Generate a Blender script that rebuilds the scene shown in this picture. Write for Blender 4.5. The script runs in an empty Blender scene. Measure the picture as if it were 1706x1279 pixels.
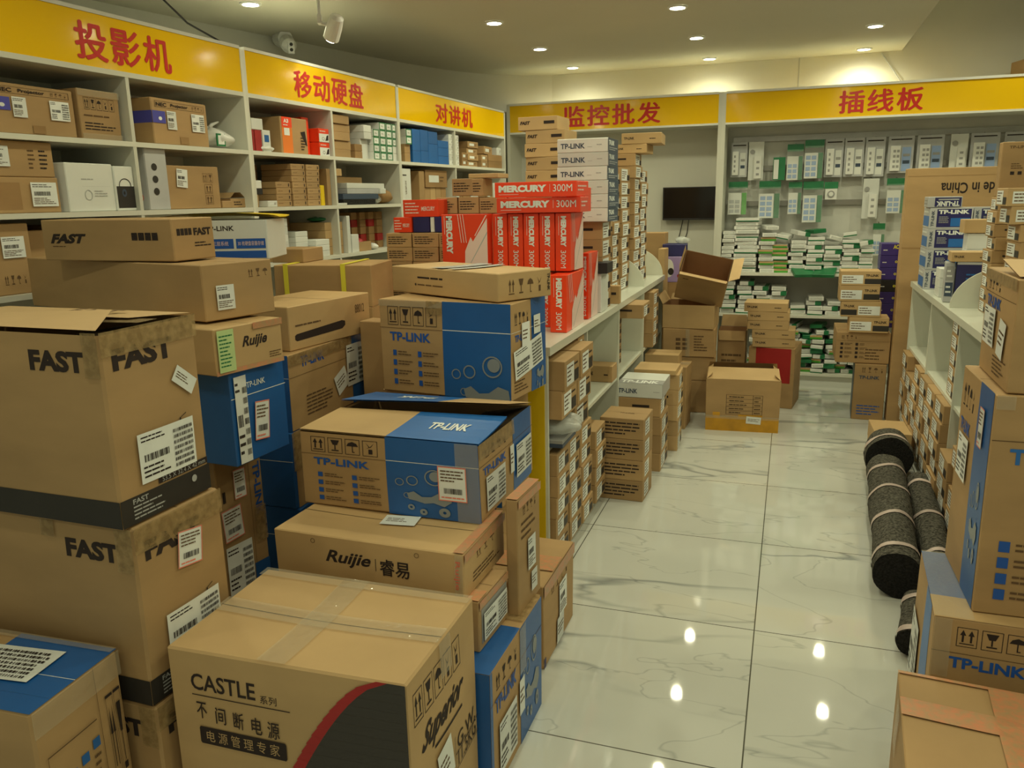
import bpy, bmesh, math, random
from mathutils import Vector, Matrix
C = bpy.context.scene.collection
SC = bpy.context.scene
rnd = random.Random(7)
PI = math.pi

# ---------------------------------------------------------------- camera
CAMH = 1.583
cam = bpy.data.cameras.new('camera'); camo = bpy.data.objects.new('camera', cam); C.objects.link(camo)
cam.sensor_fit = 'HORIZONTAL'; cam.sensor_width = 36.0; cam.lens = 1334.507/1706*36.0; cam.clip_start = .05
yaw, pitch, roll = .33409614, .227186754, -.0196288308
fw = Vector((-math.sin(yaw)*math.cos(pitch), math.cos(yaw)*math.cos(pitch), -math.sin(pitch)))
rt = Vector((math.cos(yaw), math.sin(yaw), 0)); up = rt.cross(fw)
r2 = rt*math.cos(roll)+up*math.sin(roll); u2 = up*math.cos(roll)-rt*math.sin(roll)
camo.matrix_world = Matrix(((r2.x, u2.x, -fw.x, 0), (r2.y, u2.y, -fw.y, 0), (r2.z, u2.z, -fw.z, CAMH), (0, 0, 0, 1)))
SC.camera = camo
# ---------------------------------------------------------------- world, exposure
wd = bpy.data.worlds.new('world'); SC.world = wd; wd.use_nodes = True
wd.node_tree.nodes['Background'].inputs[0].default_value = (.9, .95, .72, 1)
wd.node_tree.nodes['Background'].inputs[1].default_value = .36
SC.view_settings.view_transform = 'Standard'; SC.view_settings.look = 'None'
SC.view_settings.exposure = 0.10; SC.view_settings.gamma = 1.0; SC.view_settings.use_curve_mapping = False
CEIL = 2.70
LCOL = (1.0, .975, .63)
LAMP_W = 10.8
lamp_spots = [(-3.0, 4.21), (-1.9, 5.26), (-1.9, 6.28), (-1.9, 7.27), (-.73, 5.31), (-.73, 6.34), (-.73, 7.33), (.47, 6.44), (.47, 7.41),
              (.47, 5.40), (.47, 4.3), (-.73, 4.25), (-1.9, 4.2), (-.73, 3.1), (-1.9, 3.1), (-3.0, 3.1), (.47, 3.2), (-.73, 2.0), (-1.9, 2.0), (.47, 2.0), (-3.0, 2.0),
              (-.73, .8), (-1.9, .8), (.47, .8), (-.73, -.6), (-1.9, -.6), (.47, -.6)]
hi_spots = [(1.6, 6.4), (1.6, 4.6), (1.6, 2.8), (1.6, 1.0), (1.6, -.8)]
for i, (x, y) in enumerate(lamp_spots+hi_spots):
    l = bpy.data.lights.new('downlight_beam', 'SPOT'); l.energy = (LAMP_W*1.45 if y > 4 else LAMP_W*1.1 if y > 2.5 else LAMP_W*.8)*(1.9 if i >= len(lamp_spots) else 1); l.color = LCOL; l.spot_size = math.radians(168); l.spot_blend = .8; l.shadow_soft_size = .035
    o = bpy.data.objects.new('downlight_beam', l); C.objects.link(o); o.location = (x, y, (CEIL if i < len(lamp_spots) else 3.1)-.045)

# ---------------------------------------------------------------- materials
MATS = {}
def nmat(name, col, rough=.6, spec=.4, noise=0, nscale=8, metal=0, bump=0, stretch=(1, 1, 1), emit=None, alpha=1, trans=0, coat=0, col2=None):
    m = bpy.data.materials.new(name); m.use_nodes = True; nt = m.node_tree; b = nt.nodes['Principled BSDF']
    b.inputs['Base Color'].default_value = (*col, 1); b.inputs['Roughness'].default_value = rough
    b.inputs['Specular IOR Level'].default_value = spec; b.inputs['Metallic'].default_value = metal
    if coat: b.inputs['Coat Weight'].default_value = coat; b.inputs['Coat Roughness'].default_value = .06
    if trans: b.inputs['Transmission Weight'].default_value = trans
    if alpha < 1: b.inputs['Alpha'].default_value = alpha
    if emit: b.inputs['Emission Color'].default_value = (*emit[:3], 1); b.inputs['Emission Strength'].default_value = emit[3]
    if noise or bump:
        tc = nt.nodes.new('ShaderNodeTexCoord'); mp = nt.nodes.new('ShaderNodeMapping'); mp.inputs['Scale'].default_value = stretch
        nz = nt.nodes.new('ShaderNodeTexNoise'); nz.inputs['Scale'].default_value = nscale; nz.inputs['Detail'].default_value = 5
        nt.links.new(tc.outputs['Object'], mp.inputs[0]); nt.links.new(mp.outputs[0], nz.inputs['Vector'])
        if noise:
            rp = nt.nodes.new('ShaderNodeValToRGB'); c2 = col2 or tuple(c*(1-noise) for c in col); c1 = tuple(min(1, c*(1+noise*.5)) for c in col)
            rp.color_ramp.elements[0].position = .3; rp.color_ramp.elements[1].position = .7
            rp.color_ramp.elements[0].color = (*c2, 1); rp.color_ramp.elements[1].color = (*c1, 1)
            nt.links.new(nz.outputs['Fac'], rp.inputs[0])
            oi = nt.nodes.new('ShaderNodeObjectInfo'); mx = nt.nodes.new('ShaderNodeMix'); mx.data_type = 'RGBA'; mx.blend_type = 'MULTIPLY'
            rr = nt.nodes.new('ShaderNodeMapRange'); rr.inputs['To Min'].default_value = .86; rr.inputs['To Max'].default_value = 1.08
            nt.links.new(oi.outputs['Random'], rr.inputs[0]); mx.inputs[0].default_value = 1
            nt.links.new(rp.outputs[0], mx.inputs[6]); nt.links.new(rr.outputs[0], mx.inputs[7]); nt.links.new(mx.outputs[2], b.inputs['Base Color'])
        if bump:
            bp = nt.nodes.new('ShaderNodeBump'); bp.inputs['Strength'].default_value = bump; bp.inputs['Distance'].default_value = .01
            nt.links.new(nz.outputs['Fac'], bp.inputs['Height']); nt.links.new(bp.outputs[0], b.inputs['Normal'])
    MATS[name] = m; return m
nmat('kraft', (.45, .288, .132), .62, .3, .14, 3, stretch=(1, 1, 3), bump=.08)
nmat('kraft_light', (.53, .355, .168), .6, .3, .12, 3, stretch=(1, 1, 2), bump=.08)
nmat('kraft_dark', (.36, .215, .092), .65, .25, .15, 4, stretch=(1, 1, 3), bump=.1)
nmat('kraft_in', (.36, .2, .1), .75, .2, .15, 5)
nmat('edge', (.62, .47, .28), .8, .2)
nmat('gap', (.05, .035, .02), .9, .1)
nmat('blue', (.016, .11, .36), .38, .5, .12, 4)
nmat('blue_light', (.02, .145, .46), .38, .5, .12, 4)
nmat('blue_ink', (.02, .10, .42), .5, .3)
nmat('navy', (.02, .02, .12), .4, .5, .2, 6)
nmat('purple', (.05, .03, .22), .4, .5, .2, 6)
nmat('lilac', (.4, .3, .62), .4, .4, .1, 5)
nmat('black', (.022, .02, .02), .55, .4)
nmat('band', (.03, .027, .024), .5, .4, .2, 5)
nmat('ink', (.035, .025, .022), .7, .2)
nmat('ink_soft', (.14, .085, .045), .8, .1)
nmat('white', (.78, .79, .76), .45, .4)
nmat('white_box', (.74, .76, .72), .42, .4, .05, 6)
nmat('paper', (.8, .83, .8), .5, .3, .06, 20)
nmat('paper_green', (.5, .66, .3), .5, .3, .06, 20)
nmat('grey', (.33, .33, .32), .5, .4)
nmat('grey_print', (.42, .43, .42), .6, .3)
nmat('slate', (.05, .075, .12), .4, .4)
nmat('red', (.9, .062, .015), .32, .5, .06, 6)
nmat('red_pale', (.82, .24, .17), .35, .5)
nmat('pale_pink', (.8, .6, .55), .4, .4)
nmat('dark_red', (.38, .02, .02), .45, .4, .1, 6)
nmat('orange', (.85, .22, .03), .5, .4)
nmat('yellow', (.78, .55, .01), .35, .5)
nmat('tape_yellow', (.6, .3, .01), .3, .5, .25, 10)
nmat('strap', (.82, .75, .06), .35, .5)
nmat('shelf_white', (.70, .70, .61), .38, .45, .03, 3)
nmat('counter_white', (.70, .72, .62), .3, .5, .03, 3)
nmat('metal', (.35, .34, .3), .35, .5, .1, 10, metal=.8)
nmat('screen', (.006, .006, .007), .12, .5)
nmat('lens', (.01, .01, .01), .1, .6)
nmat('plastic_white', (.75, .76, .72), .3, .5)
nmat('green', (.02, .19, .07), .35, .5, .2, 12)
nmat('green_bright', (.08, .38, .04), .35, .5, .2, 12)
nmat('pale_blue', (.3, .42, .68), .4, .4)
nmat('card_grey', (.50, .51, .52), .3, .5, .1, 9)
nmat('drop', (.25, .28, .3), .4, .4)
nmat('felt', (.13, .122, .10), .95, .1, .75, 90, bump=1.2, col2=(.02, .02, .018))
nmat('felt_dark', (.022, .021, .02), .9, .2, .6, 120, bump=1.2)
nmat('band_pink', (.62, .5, .46), .35, .5, .25, 14)
nmat('tape_print', (.42, .30, .14), .3, .5, .4, 55, col2=(.26, .17, .07), alpha=.55)
nmat('tape_red', (.5, .2, .1), .35, .5, .6, 60, col2=(.45, .3, .15))
nmat('glow', (1, 1, 1), .5, .3, emit=(1.0, .97, .78, 40))
def clear(name, tint, op):
    m = bpy.data.materials.new(name); m.use_nodes = True; nt = m.node_tree; b = nt.nodes['Principled BSDF']
    b.inputs['Base Color'].default_value = (*tint, 1); b.inputs['Roughness'].default_value = .12; b.inputs['Alpha'].default_value = op
    b.inputs['Specular IOR Level'].default_value = .7
    tc = nt.nodes.new('ShaderNodeTexCoord'); nz = nt.nodes.new('ShaderNodeTexNoise'); nz.inputs['Scale'].default_value = 30; bp = nt.nodes.new('ShaderNodeBump'); bp.inputs['Strength'].default_value = .6; bp.inputs['Distance'].default_value = .01
    nt.links.new(tc.outputs['Object'], nz.inputs['Vector']); nt.links.new(nz.outputs['Fac'], bp.inputs['Height']); nt.links.new(bp.outputs[0], b.inputs['Normal'])
    MATS[name] = m
clear('tape_clear', (.62, .55, .40), .30); clear('film', (.72, .76, .72), .42); clear('film_thin', (.75, .8, .76), .16)
# yellow glossy signboard
nmat('sign_yellow', (.90, .55, .004), .10, .5)
nmat('sign_red', (.60, .022, .012), .3, .5)
# wall and ceiling plaster
nmat('plaster', (.66, .655, .58), .85, .2, .05, 2)
nmat('ceiling_paint', (.56, .54, .44), .8, .2, .03, 1.5)
nmat('pegboard', (.60, .60, .55), .6, .3, .08, 5)
# marble floor
m = bpy.data.materials.new('marble'); m.use_nodes = True; nt = m.node_tree; b = nt.nodes['Principled BSDF']
N = nt.nodes.new; LK = nt.links.new
tc = N('ShaderNodeTexCoord'); b.inputs['Roughness'].default_value = .035; b.inputs['Specular IOR Level'].default_value = .5
sp = N('ShaderNodeSeparateXYZ'); LK(tc.outputs['Object'], sp.inputs[0])
def mth(op, a, bb=None, cc=None):
    n = N('ShaderNodeMath'); n.operation = op
    for i, v in enumerate((a, bb, cc)):
        if v is None: continue
        if isinstance(v, (int, float)): n.inputs[i].default_value = v
        else: LK(v, n.inputs[i])
    return n.outputs[0]
TX, TY, TS = -.0492, 1.2379, .8
fx = mth('DIVIDE', mth('SUBTRACT', sp.outputs[0], TX), TS); fy = mth('DIVIDE', mth('SUBTRACT', sp.outputs[1], TY), TS)
ix = mth('FLOOR', fx); iy = mth('FLOOR', fy)
def edge_d(f): return mth('MULTIPLY', mth('SUBTRACT', .5, mth('ABSOLUTE', mth('SUBTRACT', mth('FRACT', f), .5))), TS)
grout = mth('LESS_THAN', mth('MINIMUM', edge_d(fx), edge_d(fy)), .0022)
cb = N('ShaderNodeCombineXYZ'); LK(mth('MULTIPLY', ix, 3.71), cb.inputs[0]); LK(mth('MULTIPLY', iy, 5.13), cb.inputs[1]); LK(mth('MULTIPLY', mth('ADD', ix, iy), 1.7), cb.inputs[2])
va = N('ShaderNodeVectorMath'); va.operation = 'ADD'; LK(tc.outputs['Object'], va.inputs[0]); LK(cb.outputs[0], va.inputs[1])
mp = N('ShaderNodeMapping'); mp.inputs['Rotation'].default_value = (0, 0, math.radians(32)); mp.inputs['Scale'].default_value = (.55, 1.5, 1); LK(va.outputs[0], mp.inputs[0])
def vein(scale, width, dist, seed):
    n = N('ShaderNodeTexNoise'); n.noise_dimensions = '4D'; n.inputs['W'].default_value = seed; n.inputs['Scale'].default_value = scale; n.inputs['Detail'].default_value = 4; n.inputs['Distortion'].default_value = dist
    LK(mp.outputs[0], n.inputs['Vector'])
    d = mth('ABSOLUTE', mth('SUBTRACT', n.outputs['Fac'], .5))
    r = N('ShaderNodeMapRange'); r.inputs['From Min'].default_value = 0; r.inputs['From Max'].default_value = width; r.inputs['To Min'].default_value = 1; r.inputs['To Max'].default_value = 0; LK(d, r.inputs[0]); return r.outputs[0]
gate = N('ShaderNodeTexNoise'); gate.inputs['Scale'].default_value = 1.6; LK(mp.outputs[0], gate.inputs['Vector'])
gt = N('ShaderNodeMapRange'); gt.inputs['From Min'].default_value = .42; gt.inputs['From Max'].default_value = .62; LK(gate.outputs['Fac'], gt.inputs[0])
v1 = mth('MULTIPLY', vein(.9, .015, .5, 1.3), gt.outputs[0]); v2 = mth('MULTIPLY', vein(1.7, .006, .8, 4.1), .45)
vv = mth('MINIMUM', mth('ADD', v1, v2), 1)
cl = N('ShaderNodeTexNoise'); cl.inputs['Scale'].default_value = 2.2; LK(mp.outputs[0], cl.inputs['Vector'])
cr = N('ShaderNodeValToRGB'); cr.color_ramp.elements[0].color = (.56, .575, .53, 1); cr.color_ramp.elements[1].color = (.63, .64, .595, 1); LK(cl.outputs['Fac'], cr.inputs[0])
m1 = N('ShaderNodeMix'); m1.data_type = 'RGBA'; LK(mth('MULTIPLY', vv, .85), m1.inputs[0]); LK(cr.outputs[0], m1.inputs[6]); m1.inputs[7].default_value = (.22, .24, .24, 1)
m2 = N('ShaderNodeMix'); m2.data_type = 'RGBA'; LK(grout, m2.inputs[0]); LK(m1.outputs[2], m2.inputs[6]); m2.inputs[7].default_value = (.1, .1, .08, 1)
LK(m2.outputs[2], b.inputs['Base Color']); MATS['marble'] = m

# ---------------------------------------------------------------- mesh helpers
class MB:
    def __init__(s): s.v = []; s.f = []; s.m = []; s.names = []
    def mi(s, mat):
        if mat not in s.names: s.names.append(mat)
        return s.names.index(mat)
    def poly(s, pts, mat):
        k = len(s.v); s.v += [tuple(p) for p in pts]; s.f.append(tuple(range(k, k+len(pts)))); s.m.append(s.mi(mat))
    def mesh(s, pts, faces, mat):
        k = len(s.v); s.v += [tuple(p) for p in pts]; i = s.mi(mat)
        for f in faces: s.f.append(tuple(k+a for a in f)); s.m.append(i)
    def box(s, x0, x1, y0, y1, z0, z1, mat):
        p = [(x, y, z) for z in (z0, z1) for y in (y0, y1) for x in (x0, x1)]
        s.mesh(p, [(0, 2, 3, 1), (4, 5, 7, 6), (0, 1, 5, 4), (2, 6, 7, 3), (0, 4, 6, 2), (1, 3, 7, 5)], mat)
    def tube(s, pts, r, mat, n=8, cap=True):
        pts = [Vector(p) for p in pts]; rs = r if isinstance(r, (list, tuple)) else [r]*len(pts)
        k = len(s.v); i = s.mi(mat)
        for a, p in enumerate(pts):
            t = (pts[min(a+1, len(pts)-1)]-pts[max(a-1, 0)]).normalized()
            ref = Vector((0, 0, 1)) if abs(t.z) < .9 else Vector((1, 0, 0))
            e1 = t.cross(ref).normalized(); e2 = e1.cross(t)
            for b_ in range(n):
                an = 2*PI*b_/n; s.v.append(tuple(p+(e1*math.cos(an)+e2*math.sin(an))*rs[a]))
        for a in range(len(pts)-1):
            for b_ in range(n):
                c = (b_+1) % n; s.f.append((k+a*n+b_, k+a*n+c, k+(a+1)*n+c, k+(a+1)*n+b_)); s.m.append(i)
        if cap:
            s.f.append(tuple(k+b_ for b_ in reversed(range(n)))); s.m.append(i)
            e = k+(len(pts)-1)*n; s.f.append(tuple(e+b_ for b_ in range(n))); s.m.append(i)
    def grid(s, fn, nu, nv, mat):
        k = len(s.v); i = s.mi(mat)
        for b_ in range(nv+1):
            for a in range(nu+1): s.v.append(tuple(fn(a/nu, b_/nv)))
        for b_ in range(nv):
            for a in range(nu):
                q = k+b_*(nu+1)+a; s.f.append((q, q+1, q+nu+2, q+nu+1)); s.m.append(i)
    def data(s, name, smooth=False):
        me = bpy.data.meshes.new(name); me.from_pydata(s.v, [], s.f)
        for n_ in s.names: me.materials.append(MATS[n_])
        me.polygons.foreach_set('material_index', s.m)
        if smooth: me.polygons.foreach_set('use_smooth', [True]*len(s.f))
        me.update(); return me
    def build(s, name, parent=None, loc=(0, 0, 0), rz=0, smooth=False, rot=None):
        o = bpy.data.objects.new(name, s.data(name, smooth)); C.objects.link(o); o.location = loc; o.rotation_euler = rot or (0, 0, rz)
        if parent: o.parent = parent
        return o
def tag(o, label=None, cat=None, group=None, kind=None):
    if label: o['label'] = label
    if cat: o['category'] = cat
    if group: o['group'] = group
    if kind: o['kind'] = kind
    return o
def empty(name, label, cat, loc=(0, 0, 0), rz=0, group=None):
    o = bpy.data.objects.new(name, None); C.objects.link(o); o.location = loc; o.rotation_euler = (0, 0, rz); o.empty_display_size = .05
    return tag(o, label, cat, group)

TXT = {}
def text_mesh(s, bold=0.0):
    key = (s, bold)
    if key in TXT: return TXT[key]
    cu = bpy.data.curves.new('lettering', 'FONT'); cu.body = s; cu.size = 1; cu.resolution_u = 3; cu.offset = bold
    o = bpy.data.objects.new('lettering', cu); C.objects.link(o); bpy.context.view_layer.update()
    me = bpy.data.meshes.new_from_object(o.evaluated_get(bpy.context.evaluated_depsgraph_get()))
    vs = [(v.co.x, v.co.y) for v in me.vertices]; fs = [tuple(p.vertices) for p in me.polygons]
    bpy.data.objects.remove(o); bpy.data.curves.remove(cu); bpy.data.meshes.remove(me)
    x0 = min(v[0] for v in vs); x1 = max(v[0] for v in vs); y0 = min(v[1] for v in vs); y1 = max(v[1] for v in vs)
    vs = [((x-x0)/(x1-x0), (y-y0)/(y1-y0)) for x, y in vs]
    TXT[key] = (vs, fs); return TXT[key]

# carton geometry: box w x d x h standing on its base centre, with printed faces
def fpt(w, d, h, F, u, v, e=0.0):
    if F == 'F': return (-w/2+u*w, -d/2-e, v*h)
    if F == 'R': return (w/2+e, -d/2+u*d, v*h)
    if F == 'L': return (-w/2-e, d/2-u*d, v*h)
    if F == 'B': return (w/2-u*w, d/2+e, v*h)
    if F == 'T': return (-w/2+u*w, -d/2+v*d, h+e)
def warp_fn(w, d, h, amt, seed, bulge):
    if not amt and not bulge: return lambda p: p
    r = random.Random(seed); off = {(i, j, k): [r.uniform(-amt, amt) for _ in range(3)] for i in (0, 1) for j in (0, 1) for k in (0, 1)}
    def f(p):
        a, b_, c = p[0]/w+.5, p[1]/d+.5, p[2]/h
        q = [p[0], p[1], p[2]]
        for (i, j, k), o in off.items():
            wt = (a if i else 1-a)*(b_ if j else 1-b_)*(c if k else 1-c)
            for t in range(2): q[t] += o[t]*wt
            if k: q[2] += o[2]*wt*.6
        A, B_, Cc = [max(0, math.sin(PI*max(0, min(1, t)))) for t in (a, b_, c)]
        q[0] += bulge*(a-.5)*2*B_*Cc; q[1] += bulge*(b_-.5)*2*A*Cc; q[2] -= bulge*1.2*A*B_*(c if c > .5 else 0)
        return tuple(q)
    return f
def draw(mb, w, d, h, items, W=lambda p: p, n=1, base=.0006):
    cnt = {}
    for it in items:
        t, F = it[0], it[1]; cnt[F] = cnt.get(F, 0)+1; e = base+.00026*min(cnt[F], 7)+.00007*max(0, cnt[F]-7)
        P = lambda u, v: W(fpt(w, d, h, F, u, v, e))
        fw_, fh_ = {'F': (w, h), 'B': (w, h), 'R': (d, h), 'L': (d, h), 'T': (w, d)}[F]
        if t == 'r':
            u0, v0, u1, v1, mat = it[2:7]
            k = max(1, int(n*max(abs(u1-u0), .01)+.99)); j = max(1, int(n*max(abs(v1-v0), .01)+.99))
            mb.grid(lambda a, b_: P(u0+(u1-u0)*a, v0+(v1-v0)*b_), k, j, mat)
        elif t == 't':
            u0, v0, u1, v1, s, mat = it[2:8]; bold = it[8] if len(it) > 8 else .0; rot = it[9] if len(it) > 9 else 0; sh = it[10] if len(it) > 10 else 0
            cjk = any(ord(c_) > 0x2E80 for c_ in s); vs, fs = text_mesh(s, 0 if cjk else bold)
            sh4 = bold*.55/max(1, len(s)) if cjk else 0
            if cjk and bold:
                vs2, fs2 = [], []; eo = []
                for (dx, dy) in ((0, 0), (sh4, 0), (-sh4, 0), (0, bold*.5), (0, -bold*.5)):
                    k0 = len(vs2); vs2 += [(x+dx, y+dy) for x, y in vs]; eo += [.00012*(k0//len(vs))]*len(vs); fs2 += [tuple(q+k0 for q in f) for f in fs]
                vs, fs = vs2, fs2
            else: eo = None
            out = []
            for qi, (x, y) in enumerate(vs):
                x = x+sh*(y-.5)
                if rot == 90: x, y = 1-y, x      # reads bottom to top
                elif rot == -90: x, y = y, 1-x   # reads top to bottom
                elif rot == 180: x, y = 1-x, 1-y
                out.append(P(u0+(u1-u0)*x, v0+(v1-v0)*y) if not eo else W(fpt(w, d, h, F, u0+(u1-u0)*x, v0+(v1-v0)*y, e+eo[qi])))
            mb.mesh(out, fs, mat)
        elif t == 'p':
            mb.poly([P(u, v) for u, v in it[2]], it[3])
        elif t == 'o':
            cu_, cv_, ru, rv, mat = it[2:7]; th = it[7] if len(it) > 7 else .8; k = 22
            pts = []; fs = []
            for a in range(k):
                an = 2*PI*a/k
                pts += [P(cu_+ru*math.cos(an), cv_+rv*math.sin(an)), P(cu_+ru*th*math.cos(an), cv_+rv*th*math.sin(an))]
            for a in range(k): q = (a+1) % k; fs.append((2*a, 2*q, 2*q+1, 2*a+1))
            mb.mesh(pts, fs, mat)
        elif t == 'd':
            cu_, cv_, ru, rv, mat = it[2:7]; k = 22
            mb.poly([P(cu_+ru*math.cos(2*PI*a/k), cv_+rv*math.sin(2*PI*a/k)) for a in range(k)], mat)
        elif t == 'lines':     # fake small print: rows of short dashes of different length
            u0, v0, u1, v1, k, mat = it[2:8]; r = random.Random(int(1000*(u0+v0*3+k)))
            for a in range(k):
                y = v1-(v1-v0)*(a+.5)/k; hh = abs(v1-v0)/k*.38; x = u0; end = u1-(u1-u0)*r.choice((0, .1, .25, .4))
                while x < end-1e-6:
                    x2 = min(end, x+(u1-u0)*r.uniform(.12, .3)); mb.poly([P(x, y-hh/2), P(x2, y-hh/2), P(x2, y+hh/2), P(x, y+hh/2)], mat); x = x2+(u1-u0)*.025
        elif t == 'bars':
            u0, v0, u1, v1, mat = it[2:7]; r = random.Random(int(997*(u0+v0))); x = u0; s_ = (u1-u0)/34
            while x < u1:
                ww = s_*r.choice((.5, .5, 1, 1.5)); mb.poly([P(x, v0), P(x+ww, v0), P(x+ww, v1), P(x, v1)], mat); x += ww+s_*r.choice((.5, 1))
        elif t == 'icons':     # handling marks: this way up, fragile, keep dry, stacking
            u0, v0, u1, v1, mat = it[2:7]; k = it[7] if len(it) > 7 else 4; fr = it[8] if len(it) > 8 else True; solid = it[9] if len(it) > 9 else None
            st = (u1-u0)/k
            for a in range(k):
                x0 = u0+st*a+st*.08; x1 = u0+st*(a+1)-st*.08
                Q = lambda x, y: P(x0+(x1-x0)*x, v0+(v1-v0)*y)
                R_ = lambda xa, ya, xb, yb, mm: mb.poly([Q(xa, ya), Q(xb, ya), Q(xb, yb), Q(xa, yb)], mm)
                mk = mat
                if solid: R_(0, 0, 1, 1, mat); mk = solid
                elif fr:
                    for q in ((0, 0, 1, .03), (0, .97, 1, 1), (0, 0, .035, 1), (.965, 0, 1, 1)): R_(*q, mat)
                if a == 0:
                    for cx_ in (.3, .7): R_(cx_-.05, .25, cx_+.05, .65, mk); mb.poly([Q(cx_-.15, .6), Q(cx_+.15, .6), Q(cx_, .88)], mk)
                    R_(.15, .14, .85, .19, mk)
                elif a == 1: mb.poly([Q(.2, .86), Q(.35, .55), Q(.65, .55), Q(.8, .86)], mk); R_(.46, .24, .54, .56, mk); R_(.25, .15, .75, .22, mk)
                elif a == 2: mb.poly([Q(.1, .55), Q(.9, .55), Q(.78, .74), Q(.5, .84), Q(.22, .74)], mk); R_(.47, .2, .53, .56, mk); R_(.47, .15, .65, .2, mk)
                else: R_(.4, .15, .66, .45, mk); mb.poly([Q(.25, .5), Q(.5, .62), Q(.5, .57)], mk); mb.poly([Q(.8, .88), Q(.5, .6), Q(.56, .58)], mk); mb.poly([Q(.2, .88), Q(.5, .6), Q(.44, .58)], mk)
def body(mb, w, d, h, mat, W=lambda p: p, n=1, r=.003, open_top=False, sidemats=None):
    r = min(r, w*.1, d*.1, h*.1)
    sm = sidemats or {}
    X, Y, Z = w/2, d/2, h
    def face(F, f): mb.grid(lambda a, b_: W(f(a, b_)), n, n, sm.get(F, mat))
    face('F', lambda a, b_: (-X+r+a*(w-2*r), -Y, r+b_*(h-2*r)))
    face('B', lambda a, b_: (X-r-a*(w-2*r), Y, r+b_*(h-2*r)))
    face('R', lambda a, b_: (X, -Y+r+a*(d-2*r), r+b_*(h-2*r)))
    face('L', lambda a, b_: (-X, Y-r-a*(d-2*r), r+b_*(h-2*r)))
    if not open_top: face('T', lambda a, b_: (-X+r+a*(w-2*r), -Y+r+b_*(d-2*r), Z))
    face('D', lambda a, b_: (-X+r+a*(w-2*r), Y-r-b_*(d-2*r), 0))
    for sx in (-1, 1):
        for sy in (-1, 1):   # vertical chamfers
            f = lambda a, b_: W((sx*(X-r+r*a), sy*(Y-r*a), r+b_*(h-2*r)))
            g = lambda a, b_: f(1-a, b_)
            mb.grid(f if sx*sy < 0 else g, 1, n, mat)
    zs = (0,) if open_top else (0, 1)
    for kz in zs:
        z_e = 0 if kz == 0 else Z; zi = r if kz == 0 else Z-r
        for sy in (-1, 1):
            f = lambda a, b_: W((-X+r+a*(w-2*r), sy*(Y-r*b_), zi+(z_e-zi)*b_))
            g = lambda a, b_: f(1-a, b_)
            mb.grid(f if (sy < 0) == (kz == 1) else g, n, 1, mat)
        for sx in (-1, 1):
            f = lambda a, b_: W((sx*(X-r*b_), -Y+r+a*(d-2*r), zi+(z_e-zi)*b_))
            g = lambda a, b_: f(1-a, b_)
            mb.grid(f if (sx > 0) == (kz == 1) else g, n, 1, mat)
            for sy in (-1, 1):
                t = [W((sx*(X-r), sy*(Y-r), z_e)), W((sx*X, sy*(Y-r), zi)), W((sx*(X-r), sy*Y, zi))]
                mb.poly(t if (sx*sy > 0) == (kz == 1) else t[::-1], mat)
STK = {}
def sticker_items(F, u0, v0, u1, v1, kind='ship', ang=0):
    """a paper label as draw() items inside the rectangle"""
    U = lambda a: u0+(u1-u0)*a; V = lambda a: v0+(v1-v0)*a
    pp = 'paper_green' if kind == 'green' else 'paper'
    it = [('r', F, u0, v0, u1, v1, pp)]
    if kind == 'red':
        for q in ((0, 0, 1, .03), (0, .97, 1, 1), (0, 0, .03, 1), (.97, 0, 1, 1)): it.append(('r', F, U(q[0]), V(q[1]), U(q[2]), V(q[3]), 'red_pale'))
        it += [('bars', F, U(.2), V(.22), U(.85), V(.38), 'ink'), ('lines', F, U(.1), V(.55), U(.9), V(.92), 4, 'ink_soft'), ('lines', F, U(.1), V(.06), U(.9), V(.16), 1, 'red_pale')]
    elif kind == 'grid':
        it += [('lines', F, U(.05), V(.8), U(.45), V(.95), 2, 'ink'), ('bars', F, U(.08), V(.42), U(.5), V(.56), 'ink'), ('lines', F, U(.05), V(.08), U(.5), V(.36), 3, 'ink')]
        for a in range(7): it.append(('bars', F, U(.6), V(.08+.12*a), U(.95), V(.15+.12*a), 'ink'))
    elif kind == 'plain':
        it += [('lines', F, U(.1), V(.3), U(.9), V(.75), 3, 'ink_soft')]
    elif kind == 'green':
        it += [('lines', F, U(.1), V(.1), U(.9), V(.9), 9, 'green')]
    else:
        it += [('lines', F, U(.06), V(.78), U(.8), V(.94), 2, 'ink'), ('bars', F, U(.1), V(.45), U(.7), V(.62), 'ink'), ('lines', F, U(.06), V(.08), U(.9), V(.38), 4, 'ink_soft')]
    return it
def tilt_items(W0, w, d, h, F, ang, cu, cv):
    """warp that also turns a label by ang about (cu,cv) in the plane of its face"""
    c0 = Vector(fpt(w, d, h, F, cu, cv)); ax = {'F': (0, -1, 0), 'R': (1, 0, 0), 'L': (-1, 0, 0), 'T': (0, 0, 1), 'B': (0, 1, 0)}[F]
    M = Matrix.Rotation(math.radians(ang), 3, Vector(ax))
    return lambda p: W0(tuple(c0+M@(Vector(p)-c0)))
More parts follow.
